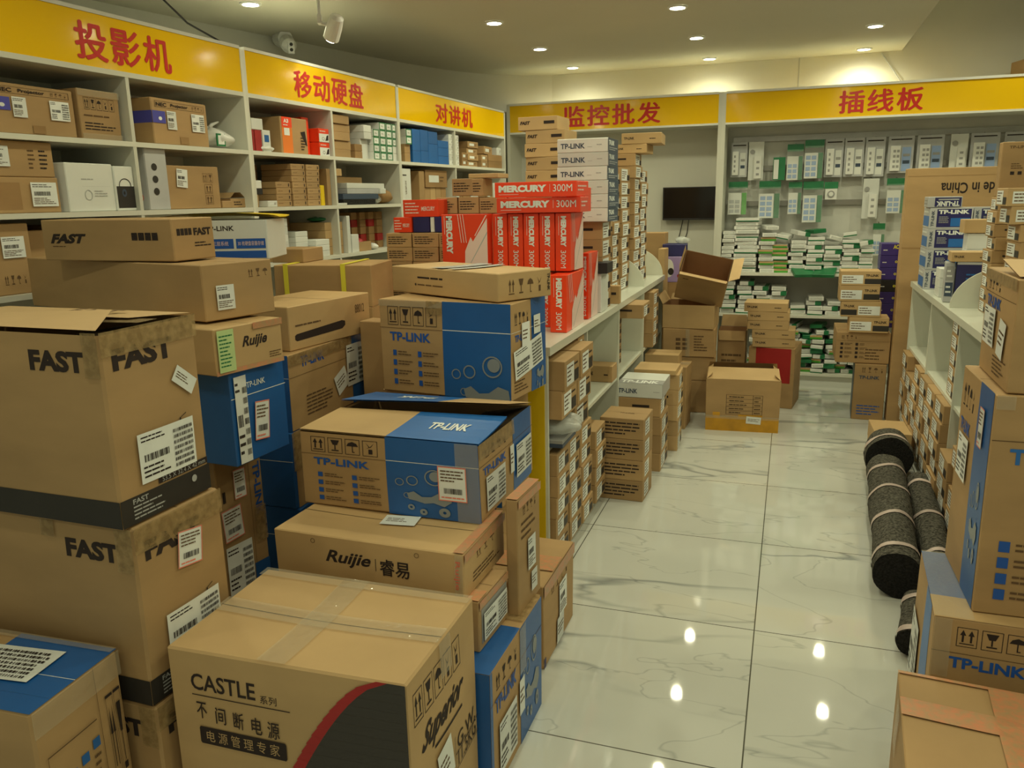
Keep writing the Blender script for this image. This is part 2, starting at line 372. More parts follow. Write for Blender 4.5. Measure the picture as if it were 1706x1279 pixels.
def carton(label, x, y, z, w, d, h, a, mat='kraft', items=(), stickers=(), tapes=(), warp=.0, bulge=.0, n=1, r=.003, seam='T', name='carton', cat='carton', group=None, sidemats=None, open_top=False):
    W = warp_fn(w, d, h, warp, int(abs(x*991+y*57+z*13)), bulge)
    mb = MB(); body(mb, w, d, h, mat, W, n, r, open_top, sidemats)
    its = list(items)
    if seam == 'T' and not open_top: its = [('r', 'T', .004, .497, .996, .503, 'gap')]+its
    if seam == 'T2' and not open_top: its = [('r', 'T', .497, .004, .503, .996, 'gap')]+its
    draw(mb, w, d, h, its, W, n)
    o = mb.build(name, None, (x, y, z), math.radians(a)); tag(o, label, cat, group)
    for s in stickers:      # (face,u0,v0,u1,v1,kind,angle[,label])
        sm = MB(); F = s[0]; ang = s[6] if len(s) > 6 else 0
        WW = tilt_items(W, w, d, h, F, ang, (s[1]+s[3])/2, (s[2]+s[4])/2) if ang else W
        draw(sm, w, d, h, sticker_items(F, *s[1:5], s[5]), WW, n, base=.005)
        c = sm.build('shipping_label', o)
        if len(s) > 7: c['label'] = s[7]
    for t in tapes:         # (face,u0,v0,u1,v1,mat)
        tm = MB(); draw(tm, w, d, h, [('r', *t)], W, max(n, 2), base=.0042); tm.build('packing_tape', o)
    return o
# ================================================================= the setting
def struct(name, mb, loc=(0, 0, 0), smooth=False): return tag(mb.build(name, None, loc, smooth=smooth), kind='structure')
b_ = MB(); b_.grid(lambda u, v: (-4.2+u*7.4, -3+v*10.7, 0), 1, 1, 'marble'); b_.box(-4.2, 3.2, -3, 7.7, -.1, -.002, 'plaster'); struct('floor', b_)
YW = 7.65
b_ = MB(); b_.box(-4.2, .77, -3, YW, CEIL, CEIL+.05, 'ceiling_paint'); b_.box(.72, .77, -3, YW, CEIL+.05, 3.1, 'ceiling_paint'); b_.box(.77, 3.2, -3, YW, 3.1, 3.15, 'ceiling_paint'); struct('ceiling', b_)
b_ = MB(); b_.box(-4.2, 3.2, YW, YW+.08, 0, 3.15, 'plaster'); struct('wall_back', b_)
b_ = MB(); b_.box(3.2, 3.28, -3, YW+.08, 0, 3.15, 'plaster'); struct('wall_right', b_)
b_ = MB()
pl = [(-4.1, -3), (-4.05, 1.0), (-3.82, 3.3), (-3.6, 4.45), (-3.42, 5.2), (-3.24, 6.0), (-3.02, 6.75), (-2.8, 7.2), (-2.5, 7.5), (-2.2, YW)]
def smooth_pl(p, t):
    s = t*(len(p)-1); i = min(int(s), len(p)-2); f = s-i
    P0, P1, P2, P3 = p[max(i-1, 0)], p[i], p[i+1], p[min(i+2, len(p)-1)]
    return [.5*((2*P1[k])+(-P0[k]+P2[k])*f+(2*P0[k]-5*P1[k]+4*P2[k]-P3[k])*f*f+(-P0[k]+3*P1[k]-3*P2[k]+P3[k])*f**3) for k in (0, 1)]
b_.grid(lambda u, v: (*smooth_pl(pl, u), v*CEIL), 54, 1, 'plaster'); struct('wall_left', b_, smooth=True)
b_ = MB(); b_.box(-.02, -.012, YW-.004, YW, 2.38, CEIL, 'grey_print'); struct('trim_1', b_)

# ---- ceiling lamps
def downlight(x, y, z):
    t = empty('downlight', f'white round recessed downlight set in the ceiling', 'ceiling lamp', (x, y, z), 0, 'round recessed downlights in the ceiling')
    m_ = MB(); k = 24
    for (ra, za, rb, zb) in ((.062, -.001, .060, -.008), (.060, -.008, .047, -.010), (.047, -.010, .043, .0)):
        m_.grid(lambda u, v: (math.cos(2*PI*u)*(ra+(rb-ra)*v), math.sin(2*PI*u)*(ra+(rb-ra)*v), za+(zb-za)*v), k, 1, 'white')
    m_.build('trim_ring', t, smooth=True)
    g = MB(); g.poly([(math.cos(2*PI*a/k)*.046, -math.sin(2*PI*a/k)*.046, -.006) for a in range(k)], 'glow'); g.build('diffuser', t)
    return t
names_pos = {(-3.0, 4.21): 'nearest the left wall', (-1.9, 5.26): 'over the left shelves, nearest of its row', (-1.9, 6.28): 'over the left shelves, middle of its row', (-1.9, 7.27): 'over the left shelves, farthest of its row',
             (-.73, 5.31): 'above the counter, nearest of the middle row', (-.73, 6.34): 'above the counter, second of the middle row', (-.73, 7.33): 'above the wall screen, farthest of the middle row',
             (.47, 6.44): 'right row, nearer of the two in view', (.47, 7.41): 'right row, close to the back wall'}
for i, (x, y) in enumerate(lamp_spots+hi_spots):
    t = downlight(x, y, CEIL if i < len(lamp_spots) else 3.1)
    if (x, y) in names_pos: t['label'] = 'white recessed downlight, '+names_pos[(x, y)]
    else: t['label'] = 'white recessed downlight farther forward, above the frame'; t['group'] = 'downlights above the frame'

# ================================================================= left wall shelving (its own slightly turned frame)
PHI = -math.atan(.04); OX = -2.734
def LP(a, s, z): return (OX+a*math.cos(PHI)-s*math.sin(PHI), a*math.sin(PHI)+s*math.cos(PHI), z)
def sign_text(parent, pts_fn, s, u0, v0, u1, v1, bold=.0, mat='sign_red', each=True):
    """one lettering part; glyphs spread one by one over the given span"""
    m_ = MB(); n_ = len(s); st = (u1-u0)/n_
    for i, ch in enumerate(s):
        vs, fs = text_mesh(ch, bold); g = st*.07
        for q_, (dx, dy) in enumerate(((0, 0), (.028, 0), (-.028, 0), (0, .02), (0, -.02))): m_.mesh([pts_fn(u0+st*i+g+(st-2*g)*(x+dx), v0+(v1-v0)*(y+dy), .0002*q_) for x, y in vs], fs, mat)
    return m_.build('lettering', parent)
def wall_unit(s0, s1, mids, label, text, tspan, sh=(1.845, 1.565, 1.275, .95, .6, .1)):
    t = empty('wall_shelf_unit', label, 'shelf unit', LP(0, s0, 0), PHI); L = s1-s0; D = .42
    for nm, y in (('side_panel', 0), ('side_panel', L-.018)):
        m_ = MB(); m_.box(-D, 0, y, y+.018, 0, 2.32, 'shelf_white'); m_.build(nm, t)
    for y in mids:
        m_ = MB(); m_.box(-D, -.002, y-s0-.009, y-s0+.009, .07, 2.1, 'shelf_white'); m_.build('divider', t)
    m_ = MB(); m_.box(-D-.012, -D, 0, L, 0, 2.32, 'shelf_white'); m_.build('back_panel', t)
    for z in sh+(2.12,):
        m_ = MB(); m_.box(-D, -.001, .018, L-.018, z-.02, z, 'shelf_white'); m_.build('shelf_board', t)
    m_ = MB(); m_.box(-D, 0, .018, L-.018, 2.32, 2.335, 'shelf_white'); m_.build('top_panel', t)
    m_ = MB(); m_.box(-.02, -.004, .018, L-.018, 2.12, 2.32, 'sign_yellow'); f = m_.build('sign_board', t)
    if text: sign_text(f, lambda u, v, e: (-.0025+e, u-s0, v), text, tspan[0], 2.145, tspan[1], 2.282)
    m_ = MB(); m_.box(-.03, -.01, .018, L-.018, 0, .08, 'shelf_white'); m_.build('plinth', t)
    return t
wall_unit(2.0, 3.54, [2.80], 'white wall shelf unit at left under yellow sign, nearest of the left wall', '投影机', (2.56, 3.07))
wall_unit(3.54, 5.08, [4.29], 'white wall shelf unit, middle of the left wall, yellow sign above', '移动硬盘', (3.94, 4.66))
wall_unit(5.08, 7.02, [5.97], 'white wall shelf unit at the far end of the left wall, yellow sign above', '对讲机', (5.64, 6.33))

# ================================================================= back wall units
def back_unit(x0, x1, label, text, tspan, shelves, depth=.4, posts=()):
    t = empty('wall_shelf_unit', label, 'shelf unit', ((x0+x1)/2, 7.2, 0)); X = (x1-x0)/2; cx = (x0+x1)/2
    for x in (-X, X-.03):
        m_ = MB(); m_.box(x, x+.03, 0, depth, 0, 2.41, 'shelf_white'); m_.build('side_panel', t)
    m_ = MB(); m_.box(-X+.03, X-.03, .002, .018, 2.165, 2.395, 'sign_yellow'); f = m_.build('sign_board', t)
    if text: sign_text(f, lambda u, v, e: (u-cx, -.0005-e, v), text, tspan[0], 2.195, tspan[1], 2.362)
    m_ = MB(); m_.box(-X+.03, X-.03, -.012, .02, 2.395, 2.413, 'white'); m_.build('trim', t)
    m_ = MB(); m_.box(-X+.03, X-.03, -.006, .02, 2.150, 2.166, 'white'); m_.build('trim', t)
    m_ = MB(); m_.box(-X+.03, X-.03, .02, depth, 2.150, 2.168, 'shelf_white'); m_.build('top_panel', t)
    for z in shelves:
        m_ = MB(); m_.box(-X+.03, X-.03, 0, depth-.012, z-.022, z, 'shelf_white'); m_.build('shelf_board', t)
    m_ = MB(); m_.box(-X+.03, X-.03, depth-.012, depth, .07, 2.15, 'pegboard' if shelves else 'plaster'); m_.build('back_panel', t)
    if shelves:
        m_ = MB(); m_.box(-X+.03, X-.03, .03, .045, 0, .048, 'shelf_white'); m_.build('plinth', t)
    return t
back_unit(-2.5, -.60, 'white open wall frame at the back holding the black screen, yellow sign above', '监控批发', (-1.985, -1.10), ())
bu = back_unit(-.60, 1.95, 'white back wall shelf unit with pegboard full of power strips, yellow sign above', '插线板', (.29, .92), (.923, .568, .07))
for z, y in ((2.045, .36), (1.50, .36), (1.80, .37)):
    m_ = MB(); m_.box(-1.2, 1.2, y, y+.03, z-.022, z+.022, 'metal'); m_.build('hanging_rail', bu)
# wall screen, at the back of the left frame
t = empty('wall_screen', 'black flat screen mounted on the back wall left of the power strips', 'television', (-.855, 7.5, 1.38))
# measured at the frame plane; standing on the wall it is a little larger
def scr(m_, x0, x1, y0, y1, z0, z1, mat): m_.box(x0, x1, y0, y1, z0, z1, mat)
m_ = MB(); scr(m_, -.235, .235, -.02, .03, 0, .29, 'black'); m_.build('housing', t)
m_ = MB(); scr(m_, -.225, .225, -.0215, -.0195, .018, .282, 'screen'); m_.build('display_panel', t)
m_ = MB(); m_.tube([(-.05, .03, .03), (-.09, .06, -.15), (-.12, .06, -.4), (-.1, .05, -.6)], .004, 'black', 6); m_.tube([(-.0, .03, .03), (-.02, .06, -.12), (-.1, .06, -.35), (-.13, .05, -.6)], .004, 'black', 6); m_.build('power_cable', t)
t.location = (-.885, 7.52, 1.365)

# ================================================================= display counters
def counter(label, xf, sgn, y0, y1, bays, depth, endpanel, qd):
    """xf: front plane; sgn +1 when the body lies at smaller x"""
    t = empty('display_counter', label, 'counter', (xf, (y0+y1)/2, 0)); Y = (y1-y0)/2; cy = (y0+y1)/2
    bx = lambda m_, a0, a1, c0, c1, z0, z1, mat: m_.box(*(sorted((-sgn*a0, -sgn*a1))), c0-cy, c1-cy, z0, z1, mat)
    m_ = MB(); bx(m_, -.012, depth, y0, y1, .965, 1.0, 'counter_white'); m_.build('worktop', t)
    m_ = MB(); bx(m_, .01, depth-.01, y0+.02, y1-.02, .04, .062, 'counter_white'); m_.build('bottom_board', t)
    m_ = MB(); bx(m_, .012, .03, y0, y1, 0, .04, 'counter_white'); m_.build('plinth', t)
    m_ = MB(); bx(m_, .01, depth/2-.01, y0+.02, y1-.02, .548, .566, 'counter_white'); m_.build('shelf_board', t)
    m_ = MB(); bx(m_, depth/2-.008, depth/2+.008, y0+.02, y1-.02, .062, .965, 'counter_white'); m_.build('center_panel', t)
    for y in bays:
        m_ = MB(); bx(m_, .002, depth/2-.01, y-.009, y+.009, .062, .965, 'counter_white'); m_.build('divider', t)
    for y in (y0, y1-.02):
        m_ = MB(); bx(m_, 0, depth, y, y+.02, 0, .965, 'counter_white'); m_.build('end_panel', t)
    if endpanel:
        m_ = MB(); bx(m_, .012, depth-.01, y0-.004, y0, .05, .95, 'yellow'); tag(m_.build('end_cladding', t), 'yellow glossy end cladding')
    for y in qd:
        m_ = MB(); k = 10; pr = [(-.002, .0)]+[(.26*(1-math.cos(PI/2*i/k)), .21*math.sin(PI/2*i/k)) for i in range(k+1)]+[(.26, 0)]
        pr = [(0.0, 0.0)]+[(.26-.26*math.cos(PI/2*i/k), .21*math.sin(PI/2*i/k)) for i in range(1, k+1)]+[(.26, 0)]
        for yy, rev in ((y-.006, 0), (y+.006, 1)):
            P = [(-sgn*a, yy-cy, 1.0+z) for a, z in pr]; m_.poly(P if not rev else P[::-1], 'counter_white')
        for i in range(len(pr)):
            a, b2 = pr[i], pr[(i+1) % len(pr)]
            m_.poly([(-sgn*a[0], y-.006-cy, 1+a[1]), (-sgn*b2[0], y-.006-cy, 1+b2[1]), (-sgn*b2[0], y+.006-cy, 1+b2[1]), (-sgn*a[0], y+.006-cy, 1+a[1])], 'counter_white')
        m_.build('quarter_round_divider', t)
    return t
counter('long white display counter at left of the aisle with yellow end', -.9, 1, 3.03, 6.14, (3.72, 4.49, 5.31), .88, True, (5.31, 6.11))
counter('white display counter at right of the aisle, stacked with blue boxes', .78, -1, 2.78, 5.9, (3.6, 4.25, 5.09), .9, False, (4.56,))

# ---- security camera, track spotlight, loose cable
t = empty('security_camera', 'small white security camera on the wall above the left shelves', 'camera', (-3.30, 4.98, 2.63), math.radians(48))
m_ = MB(); m_.tube([(0, .12, .05), (0, -.02, .03)], [.055, .05], 'plastic_white', 16); m_.build('wall_bracket', t, smooth=False)
m_ = MB(); m_.tube([(0, -.01, .02), (0, -.05, -.0), (0, -.10, -.03), (0, -.13, -.045)], [.03, .052, .05, .03], 'plastic_white', 16); m_.build('housing', t)
m_ = MB(); m_.box(-.02, .02, -.150, -.128, -.085, -.005, 'white'); c_ = m_.build('lens_plate', t)
m_ = MB(); m_.tube([(0, -.150, -.028), (0, -.154, -.028)], .011, 'lens', 12); m_.tube([(0, -.150, -.062), (0, -.154, -.062)], .011, 'lens', 12); m_.build('lens', c_)
t = empty('track_spotlight', 'white cylindrical spotlight hanging from a ceiling arm above left shelves', 'spotlight', (-2.41, 3.97, CEIL-.03), math.radians(25)); t.scale = (.85, .85, .85)
m_ = MB(); m_.box(-.03, .03, -.09, .09, -.03, .05, 'plastic_white'); m_.build('track_adapter', t)
m_ = MB(); m_.tube([(0, 0, -.03), (0, 0, -.17)], .010, 'plastic_white', 10); m_.box(-.012, .012, -.02, .05, -.2, -.15, 'plastic_white'); m_.build('arm', t)
m_ = MB(); m_.tube([(.115, -.055, -.165), (.112, -.05, -.175), (.085, .0, -.225), (.06, .045, -.275)], [.022, .042, .050, .050], 'plastic_white', 18); m_.tube([(.0, .01, -.19), (.085, .0, -.22)], .012, 'plastic_white', 8)
m_.build('lamp_head', t)
m_ = MB()
for k in range(3): m_.box(.085+.02*k, .092+.02*k, -.062, -.045, -.215+.004*k, -.185+.004*k, 'black')
m_.build('vent_slot', t)
m_ = MB(); m_.tube([(.0595, .046, -.276), (.058, .049, -.279)], .040, 'glow', 18); m_.build('bulb', t)
m_ = MB(); m_.tube([(-2.95, 3.35, 2.69), (-3.0, 3.45, 2.6), (-2.95, 3.6, 2.48), (-2.80, 3.75, 2.37), (-2.64, 3.86, 2.335), (-2.62, 3.92, 2.33)], .005, 'black', 6)
tag(m_.build('loose_cable'), 'thin dark cable drooping from the ceiling onto the left sign top', 'cable')
m_ = MB(); m_.tube([(.62, YW-.01, CEIL-.01), (.68, YW-.03, 2.6), (.78, YW-.05, 2.45), (.85, YW-.2, 2.42)], .005, 'grey_print', 6)
tag(m_.build('wall_cable'), 'thin cable slanting down the back wall behind the right sign', 'cable')
t = carton('flattened brown carton lying on top of the back shelf unit at far right', 1.75, 7.42, 2.415, .35, .3, .12, 15, 'kraft')
# ================================================================= foreground pile of cartons, left
K = 'kraft'
def tp_front(F, icons=True, icorow=True, vtop=.96, u0=.06, um=.46, ty=.655, th=.095):
    """brown half of a big blue and brown carton: handling marks, logo, row of little blue icons"""
    it = [('icons', F, u0, .73, u0+(um-u0)*.92, .93, 'ink'), ('r', F, 0, .695, um, .70, 'ink_soft'), ('t', F, u0+.02, ty-th, u0+.02+(um-u0)*.74, ty, 'TP-LINK', 'blue_ink', .03)]
    if icorow:
        for i in range(2):
            for j in range(4):
                uu = u0+.04+i*(um-u0)*.46; vv = .40-j*.105
                it += [('r', F, uu, vv, uu+.028, vv+.06, 'blue_ink'), ('lines', F, uu+.04, vv+.0, uu+(um-u0)*.36, vv+.06, 2, 'ink_soft')]
    return it
def drops(F, cu, cv, su, sv):
    D = lambda a, b_, r, t=.8: ('o', F, cu+a*su, cv+b_*sv, r*su, r*sv, 'drop', t)
    B = lambda pts: ('p', F, [(cu+a*su, cv+b_*sv) for a, b_ in pts], 'drop')
    blob = [(-.55, -.25), (-.35, -.16), (-.12, -.33), (.15, -.30), (.40, -.12), (.68, -.20), (.72, -.42), (.5, -.6), (.2, -.5), (-.05, -.55), (-.3, -.48), (-.5, -.45)]
    return [D(-.75, .12, .13), D(-.38, .2, .17), D(.25, .36, .27, .86), ('d', F, cu+.29*su, cv+.40*sv, .17*su, .17*sv, 'drop'), D(-.55, -.32, .10), B(blob), D(-.45, -.72, .10, .4), D(-.1, -.85, .11, .3), D(.5, -.8, .16, .3)]

# --- three big plain cartons stacked at far left
FAST = lambda: [('t', 'F', .665, .80, .925, .905, 'FAST', 'ink', .05), ('t', 'R', .10, .80, .72, .91, 'FAST', 'ink', .05), ('r', 'F', 0, 0.012, 1, .155, 'band'), ('r', 'R', 0, 0.012, 1, .155, 'band'),
                ('lines', 'R', .12, .03, .45, .11, 4, 'grey_print'), ('t', 'R', .12, .115, .28, .142, 'FAST', 'grey_print', .02), ('r', 'R', .40, .165, .98, .20, 'ink'), ('t', 'R', .44, .17, .95, .195, '53.5 X 32.4 X 42 mm', 'grey_print', 0),
                ('d', 'R', .80, .11, .03, .02, 'grey_print'), ('p', 'R', [(.70, .47), (.78, .49), (.78, .485), (.715, .47), (.71, .44), (.70, .44)], 'ink'), ('t', 'T', .1, .30, .55, .42, 'FAST', 'ink_soft', .04, 0, .1)]
W3 = .60
for k, (lab, z, x, y, a, dd) in enumerate([('large brown carton with black base band on top of the leftmost stack', .886, -1.649, 1.4195, -1.0, .283),
                                   ('large brown carton with black base band, middle of the leftmost stack', .443, -1.64, 1.431, -1.2, .284),
                                   ('large brown carton with black base band, lowest of the leftmost stack', .0, -1.635, 1.43, -1.0, .284)]):
    st = [('R', .22, .20, .84, .46, 'grid', 0)]
    if k == 0: st.append(('R', .66, .62, .93, .71, 'plain', -38))
    if k == 1: st.append(('R', .42, .66, .70, .86, 'red', -8, 'torn courier label with a red edge'))
    tp = [('T', 0, .40, 1, .60, 'tape_print'), ('R', 0, .88, 1, 1.0, 'tape_print'), ('F', .93, .78, 1, 1, 'tape_print')]
    if k: tp = [('R', 0, .86, 1, 1.0, 'tape_print'), ('F', .92, .76, 1, 1, 'tape_print'), ('F', .55, .9, .62, 1, 'tape_print')]
    o = carton(lab, x, y, z, W3, dd, .4425, a, K, FAST(), st, tp, warp=.004, bulge=.004, n=6, r=.006, open_top=(k == 0))
    if k == 0:   # lifted top flaps
        m_ = MB(); X, Y, Z = W3/2, dd/2, .4425
        m_.grid(lambda u, v: (-X+u*(2*X-.004)*(1-.17*v), -Y+.002+v*Y*1.02, Z+.004+.022*v*u), 6, 4, 'kraft_light'); m_.build('flap', o)
        m_ = MB(); m_.grid(lambda u, v: (-X+u*(2*X-.004)*(1-.10*v), Y-.002-v*Y*.93, Z+.004+.004*v), 6, 4, 'kraft_light'); draw(m_, 2*X, 2*Y, Z+.012, [('t', 'T', .52, .62, .76, .80, 'FAST', 'ink_soft', .03)]); m_.build('flap', o)
        m_ = MB(); m_.grid(lambda u, v: (X-.005-u*.2, -Y+.006+v*(2*Y-.012), Z-.012-.02*u), 3, 3, 'gap'); m_.build('gap_shade', o)  # near-black sheet painted as the shade in the wedge beside the flaps
# --- big blue and brown carton at the bottom left corner of the picture
its = [('r', 'T', 0, 0, 1, .22, 'blue'), ('r', 'T', .60, .22, 1, 1.0, 'blue'), ('r', 'T', .0, .49, 1, .497, 'white'), ('r', 'R', 0, .0, 1, .0, 'blue')]
for i in range(2):
    for j in range(4):
        uu = .14+j*.14; vv = .62-i*.24
        its += [('r', 'R', uu, vv+j*.025, uu+.085, vv+.04+j*.025, 'blue_light'), ('lines', 'R', uu, vv-.14+j*.025, uu+.085, vv-.015+j*.025, 4, 'ink_soft')]
its += [('r', 'R', .68, 0, .685, 1, 'ink_soft'), ('icons', 'R', .76, .45, .96, .86, 'ink', 2), ('r', 'R', .09, .10, .095, .80, 'ink_soft'), ('r', 'R', .09, .80, .64, .805, 'ink_soft')]
carton('big blue and brown carton with large white labels in the bottom left corner', -1.735, 1.118, 0, .68, .250, .6, 3.2, K, its,
       [('T', .22, .30, .86, .78, 'grid', 3), ('T', .0, .72, .5, .95, 'plain', 0)], [('T', 0, .92, 1, 1, 'tape_clear'), ('R', .0, .9, 1, 1, 'tape_clear')], warp=.004, bulge=.003, n=6, r=.006, seam=None)
# --- the large power supply carton in front
its = [('t', 'F', .10, .835, .385, .905, 'CASTLE', 'ink', .015), ('t', 'F', .405, .828, .475, .862, '系列', 'ink', .0), ('r', 'F', .10, .812, .53, .816, 'ink'),
       ('t', 'F', .115, .715, .16, .785, '不', 'ink', .01), ('t', 'F', .20, .705, .245, .775, '间', 'ink', .01), ('t', 'F', .28, .70, .325, .77, '断', 'ink', .01), ('t', 'F', .36, .695, .405, .765, '电', 'ink', .01), ('t', 'F', .43, .69, .48, .76, '源', 'ink', .01),
       ('p', 'F', [(.125, .605), (.50, .605), (.505, .612), (.505, .672), (.50, .68), (.125, .68), (.12, .672), (.12, .612)], 'ink'), ('t', 'F', .15, .618, .475, .667, '电 源 管 理 专 家', 'kraft_light', .0),
       ('icons', 'R', .06, .80, .74, .93, 'ink', 5), ('t', 'R', .16, .63, .74, .76, 'Superior', 'ink', .03, 0, .2), ('r', 'R', .30, .61, .72, .622, 'ink')]
# dark swoosh with a red edge running down the right of the front
def sw(v, off):   # u of the curve at height v
    return .93-.62*(1-v)**.62+off
pts = [sw(1-i/16*.999, 0) for i in range(17)]
for i in range(16):
    va, vb = 1-i/16*.6, 1-(i+1)/16*.6; ua, ub = sw(va, 0), sw(vb, 0)
    its.append(('p', 'F', [(ua, va), (ub, vb), (1, vb), (1, va)], 'slate_b'))
    its.append(('p', 'F', [(ua-.04, va), (ub-.045, vb), (ub+.004, vb), (ua+.004, va)], 'dark_red'))
nmat('slate_b', (.045, .04, .035), .5, .4)
for i, (a0, a1) in enumerate(((.45, .52), (.38, .45))): its += [('t', 'R', .62, a0, .95, a1, ('G.W.', '11.5KG')[i], 'ink', 0), ('r', 'R', .58, a0-.008, 1, a0-.004, 'ink')]
its.append(('r', 'R', .575, .30, .58, .53, 'ink'))
o = carton('large brown power supply carton with dark swoosh, in front at the bottom', -1.010, 1.513, 0, .607, .400, .6, 1.5, 'kraft_light', its, [('R', .32, .40, .52, .58, 'plain', 10)],
       [('T', 0, .42, 1, .58, 'tape_clear'), ('T', .40, 0, .52, 1, 'tape_clear'), ('T', .0, .9, 1, 1.0, 'tape_clear'), ('R', .42, .85, .58, 1, 'tape_clear')], warp=.005, bulge=.006, n=10, r=.005)
# --- right front edge: blue carton on the floor
its = [('r', 'R', .0, .0, .04, 1, 'blue'), ('r', 'R', .54, 0, 1, 1, 'blue'), ('r', 'T', 0, 0, 1, .55, 'blue'), ('r', 'F', 0, 0, 1, 1, 'blue'), ('icons', 'R', .08, .78, .50, .94, 'ink', 4, False), ('t', 'R', .08, .62, .46, .74, 'TP-LINK', 'blue_ink', .03), ('r', 'R', 0, .74, 1, .745, 'ink_soft')]+drops('R', .77, .5, .22, .42)
carton('blue and brown carton standing on the floor at the front edge of the pile', -.802, 1.953, 0, .25, .448, .378, -.4, K, its, [('R', .12, .10, .44, .52, 'grid', 0), ('R', .50, .28, .60, .58, 'plain', 0)], [('T', 0, .62, 1, 1, 'tape_print'), ('R', .52, .62, .64, 1, 'tape_clear')], warp=.002, n=4)
carton('brown carton on the floor beside the counter end, behind the blue carton', -.860, 2.555, 0, .28, .389, .311, -.3, K, [('icons', 'R', .2, .74, .8, .92, 'ink_soft', 4, False), ('r', 'R', 0, 0, .06, .12, 'navy')], [('R', .45, .35, .70, .76, 'ship', 0), ('R', .38, .04, .60, .36, 'plain', 0)], [('T', 0, .3, 1, .6, 'tape_red'), ('R', .0, .86, 1, 1, 'tape_red')], warp=.003, bulge=.002, n=4)
carton('brown carton with barcode window under the flat carton at the front', -.905, 1.93, .379, .34, .205, .150, -2.5, K, [('r', 'R', .08, .12, .97, .80, 'grey')], [('R', .12, .16, .93, .70, 'grid', 0)], [('R', 0, .84, 1, 1, 'tape_red'), ('T', 0, .0, 1, .3, 'tape_red')], n=2)
carton('thin tall brown carton wedged upright against the stacked cartons', -.712, 2.130, .379, .036, .185, .362, -3, K, [('lines', 'R', .15, .62, .85, .80, 3, 'ink_soft'), ('icons', 'R', .2, .82, .85, .93, 'ink_soft', 4, False)], [('R', .38, .32, .72, .60, 'ship', 0), ('R', .52, .10, .78, .28, 'plain', 0)], [('R', 0, .93, 1, 1, 'tape_red'), ('T', 0, 0, 1, 1, 'tape_red')], n=3)
# --- flat brown carton with dark logo
carton('flat brown carton with a dark two-part logo, right behind the large power supply carton', -1.068, 1.968, .531, .59, .315, .138, -.6, 'kraft_light',
       [('t', 'F', .295, .38, .53, .72, 'Ruijie', 'ink', .025, 0, .15), ('r', 'F', .555, .40, .558, .66, 'ink'), ('t', 'F', .58, .33, .73, .68, '睿易', 'ink', .025), ('o', 'F', .22, .86, .012, .05, 'ink_soft'), ('o', 'F', .77, .86, .012, .05, 'ink_soft'), ('icons', 'R', .25, .62, .75, .88, 'ink_soft', 3, False), ('lines', 'R', .2, .2, .85, .45, 3, 'ink_soft'),
        ('t', 'F', .955, .25, .985, .85, 'Ruijie', 'red', .01, -90)], [('T', .46, .40, .64, .62, 'plain', 8)], [('F', .96, 0, 1, 1, 'tape_clear'), ('R', 0, .82, 1, 1, 'tape_red'), ('T', .95, 0, 1, 1, 'tape_red')], warp=.003, bulge=.003, n=6)
# --- blue and brown carton with lifted flap
TPB = lambda: [('r', 'F', .5, 0, 1, 1, 'blue'), ('r', 'F', .5, .70, 1, .708, 'white')]+tp_front('F', um=.5)
its = TPB()+drops('F', .715, .40, .19, .38)+[('r', 'R', .58, 0, .96, 1, 'blue'), ('t', 'R', .06, .56, .44, .66, 'TP-LINK', 'blue_ink', .03), ('r', 'R', 0, .70, 1, .706, 'ink_soft'), ('icons', 'R', .08, .75, .48, .92, 'ink', 4, False)]
o = carton('blue and brown carton with lifted top flaps on the flat logo carton', -1.094, 2.255, .670, .59, .488, .237, -.5, K, its,
       [('F', .785, .26, .935, .70, 'red', 0), ('R', .08, .10, .40, .54, 'grid', 0), ('R', .50, .30, .57, .68, 'plain', 0), ('R', .62, .16, .94, .62, 'grid', 0)], [('F', .88, .0, 1, 1, 'tape_clear'), ('R', .0, .8, .6, 1, 'tape_print')], warp=.003, bulge=.003, n=6, r=.005, open_top=True)
X, Y, Z = .295, .244, .237
def flap(par, f, cols, name='flap', n=8):
    m_ = MB()
    for (ua, ub, mat) in cols: m_.grid(lambda u, v: f(ua+(ub-ua)*u, v), n, 4, mat); m_.grid(lambda u, v: tuple(Vector(f(ub-(ub-ua)*u, v))-Vector((0, 0, .004))), n, 4, mat)
    return m_.build(name, par)
f1 = lambda u, v: (-X+u*2*X, -Y+.002+v*Y*.98, Z+.004+.006*v+.012*v*v*u)
fl = flap(o, f1, ((0, .5, 'kraft_light'), (.5, 1, 'blue_light')))
m_ = MB(); vs, fs = text_mesh('TP-LINK', .03); m_.mesh([tuple(Vector(f1(.65+.22*x, .38+.24*y))+Vector((0, 0, .002))) for x, y in vs], fs, 'paper'); m_.build('lettering', fl)
f2 = lambda u, v: (-X+u*2*X, Y-.002-v*Y*.98, Z+.006+.03*v+.03*u*v*(1-.2*u))
fl = flap(o, f2, ((0, .60, 'blue_light'), (.60, 1, 'kraft_light')))
m_ = MB(); vs, fs = text_mesh('TP-LINK', .03); m_.mesh([tuple(Vector(f2(.50-.24*x, .35+.25*y))+Vector((0, 0, .002))) for x, y in vs], fs, 'paper'); m_.build('lettering', fl)
m_ = MB(); m_.grid(lambda u, v: (X-.006-u*.16, -Y+.006+v*(2*Y-.012), Z-.006-.03*u), 3, 3, 'gap'); m_.build('gap_shade', o)  # dark sheet standing in for the shade under the lifted flaps
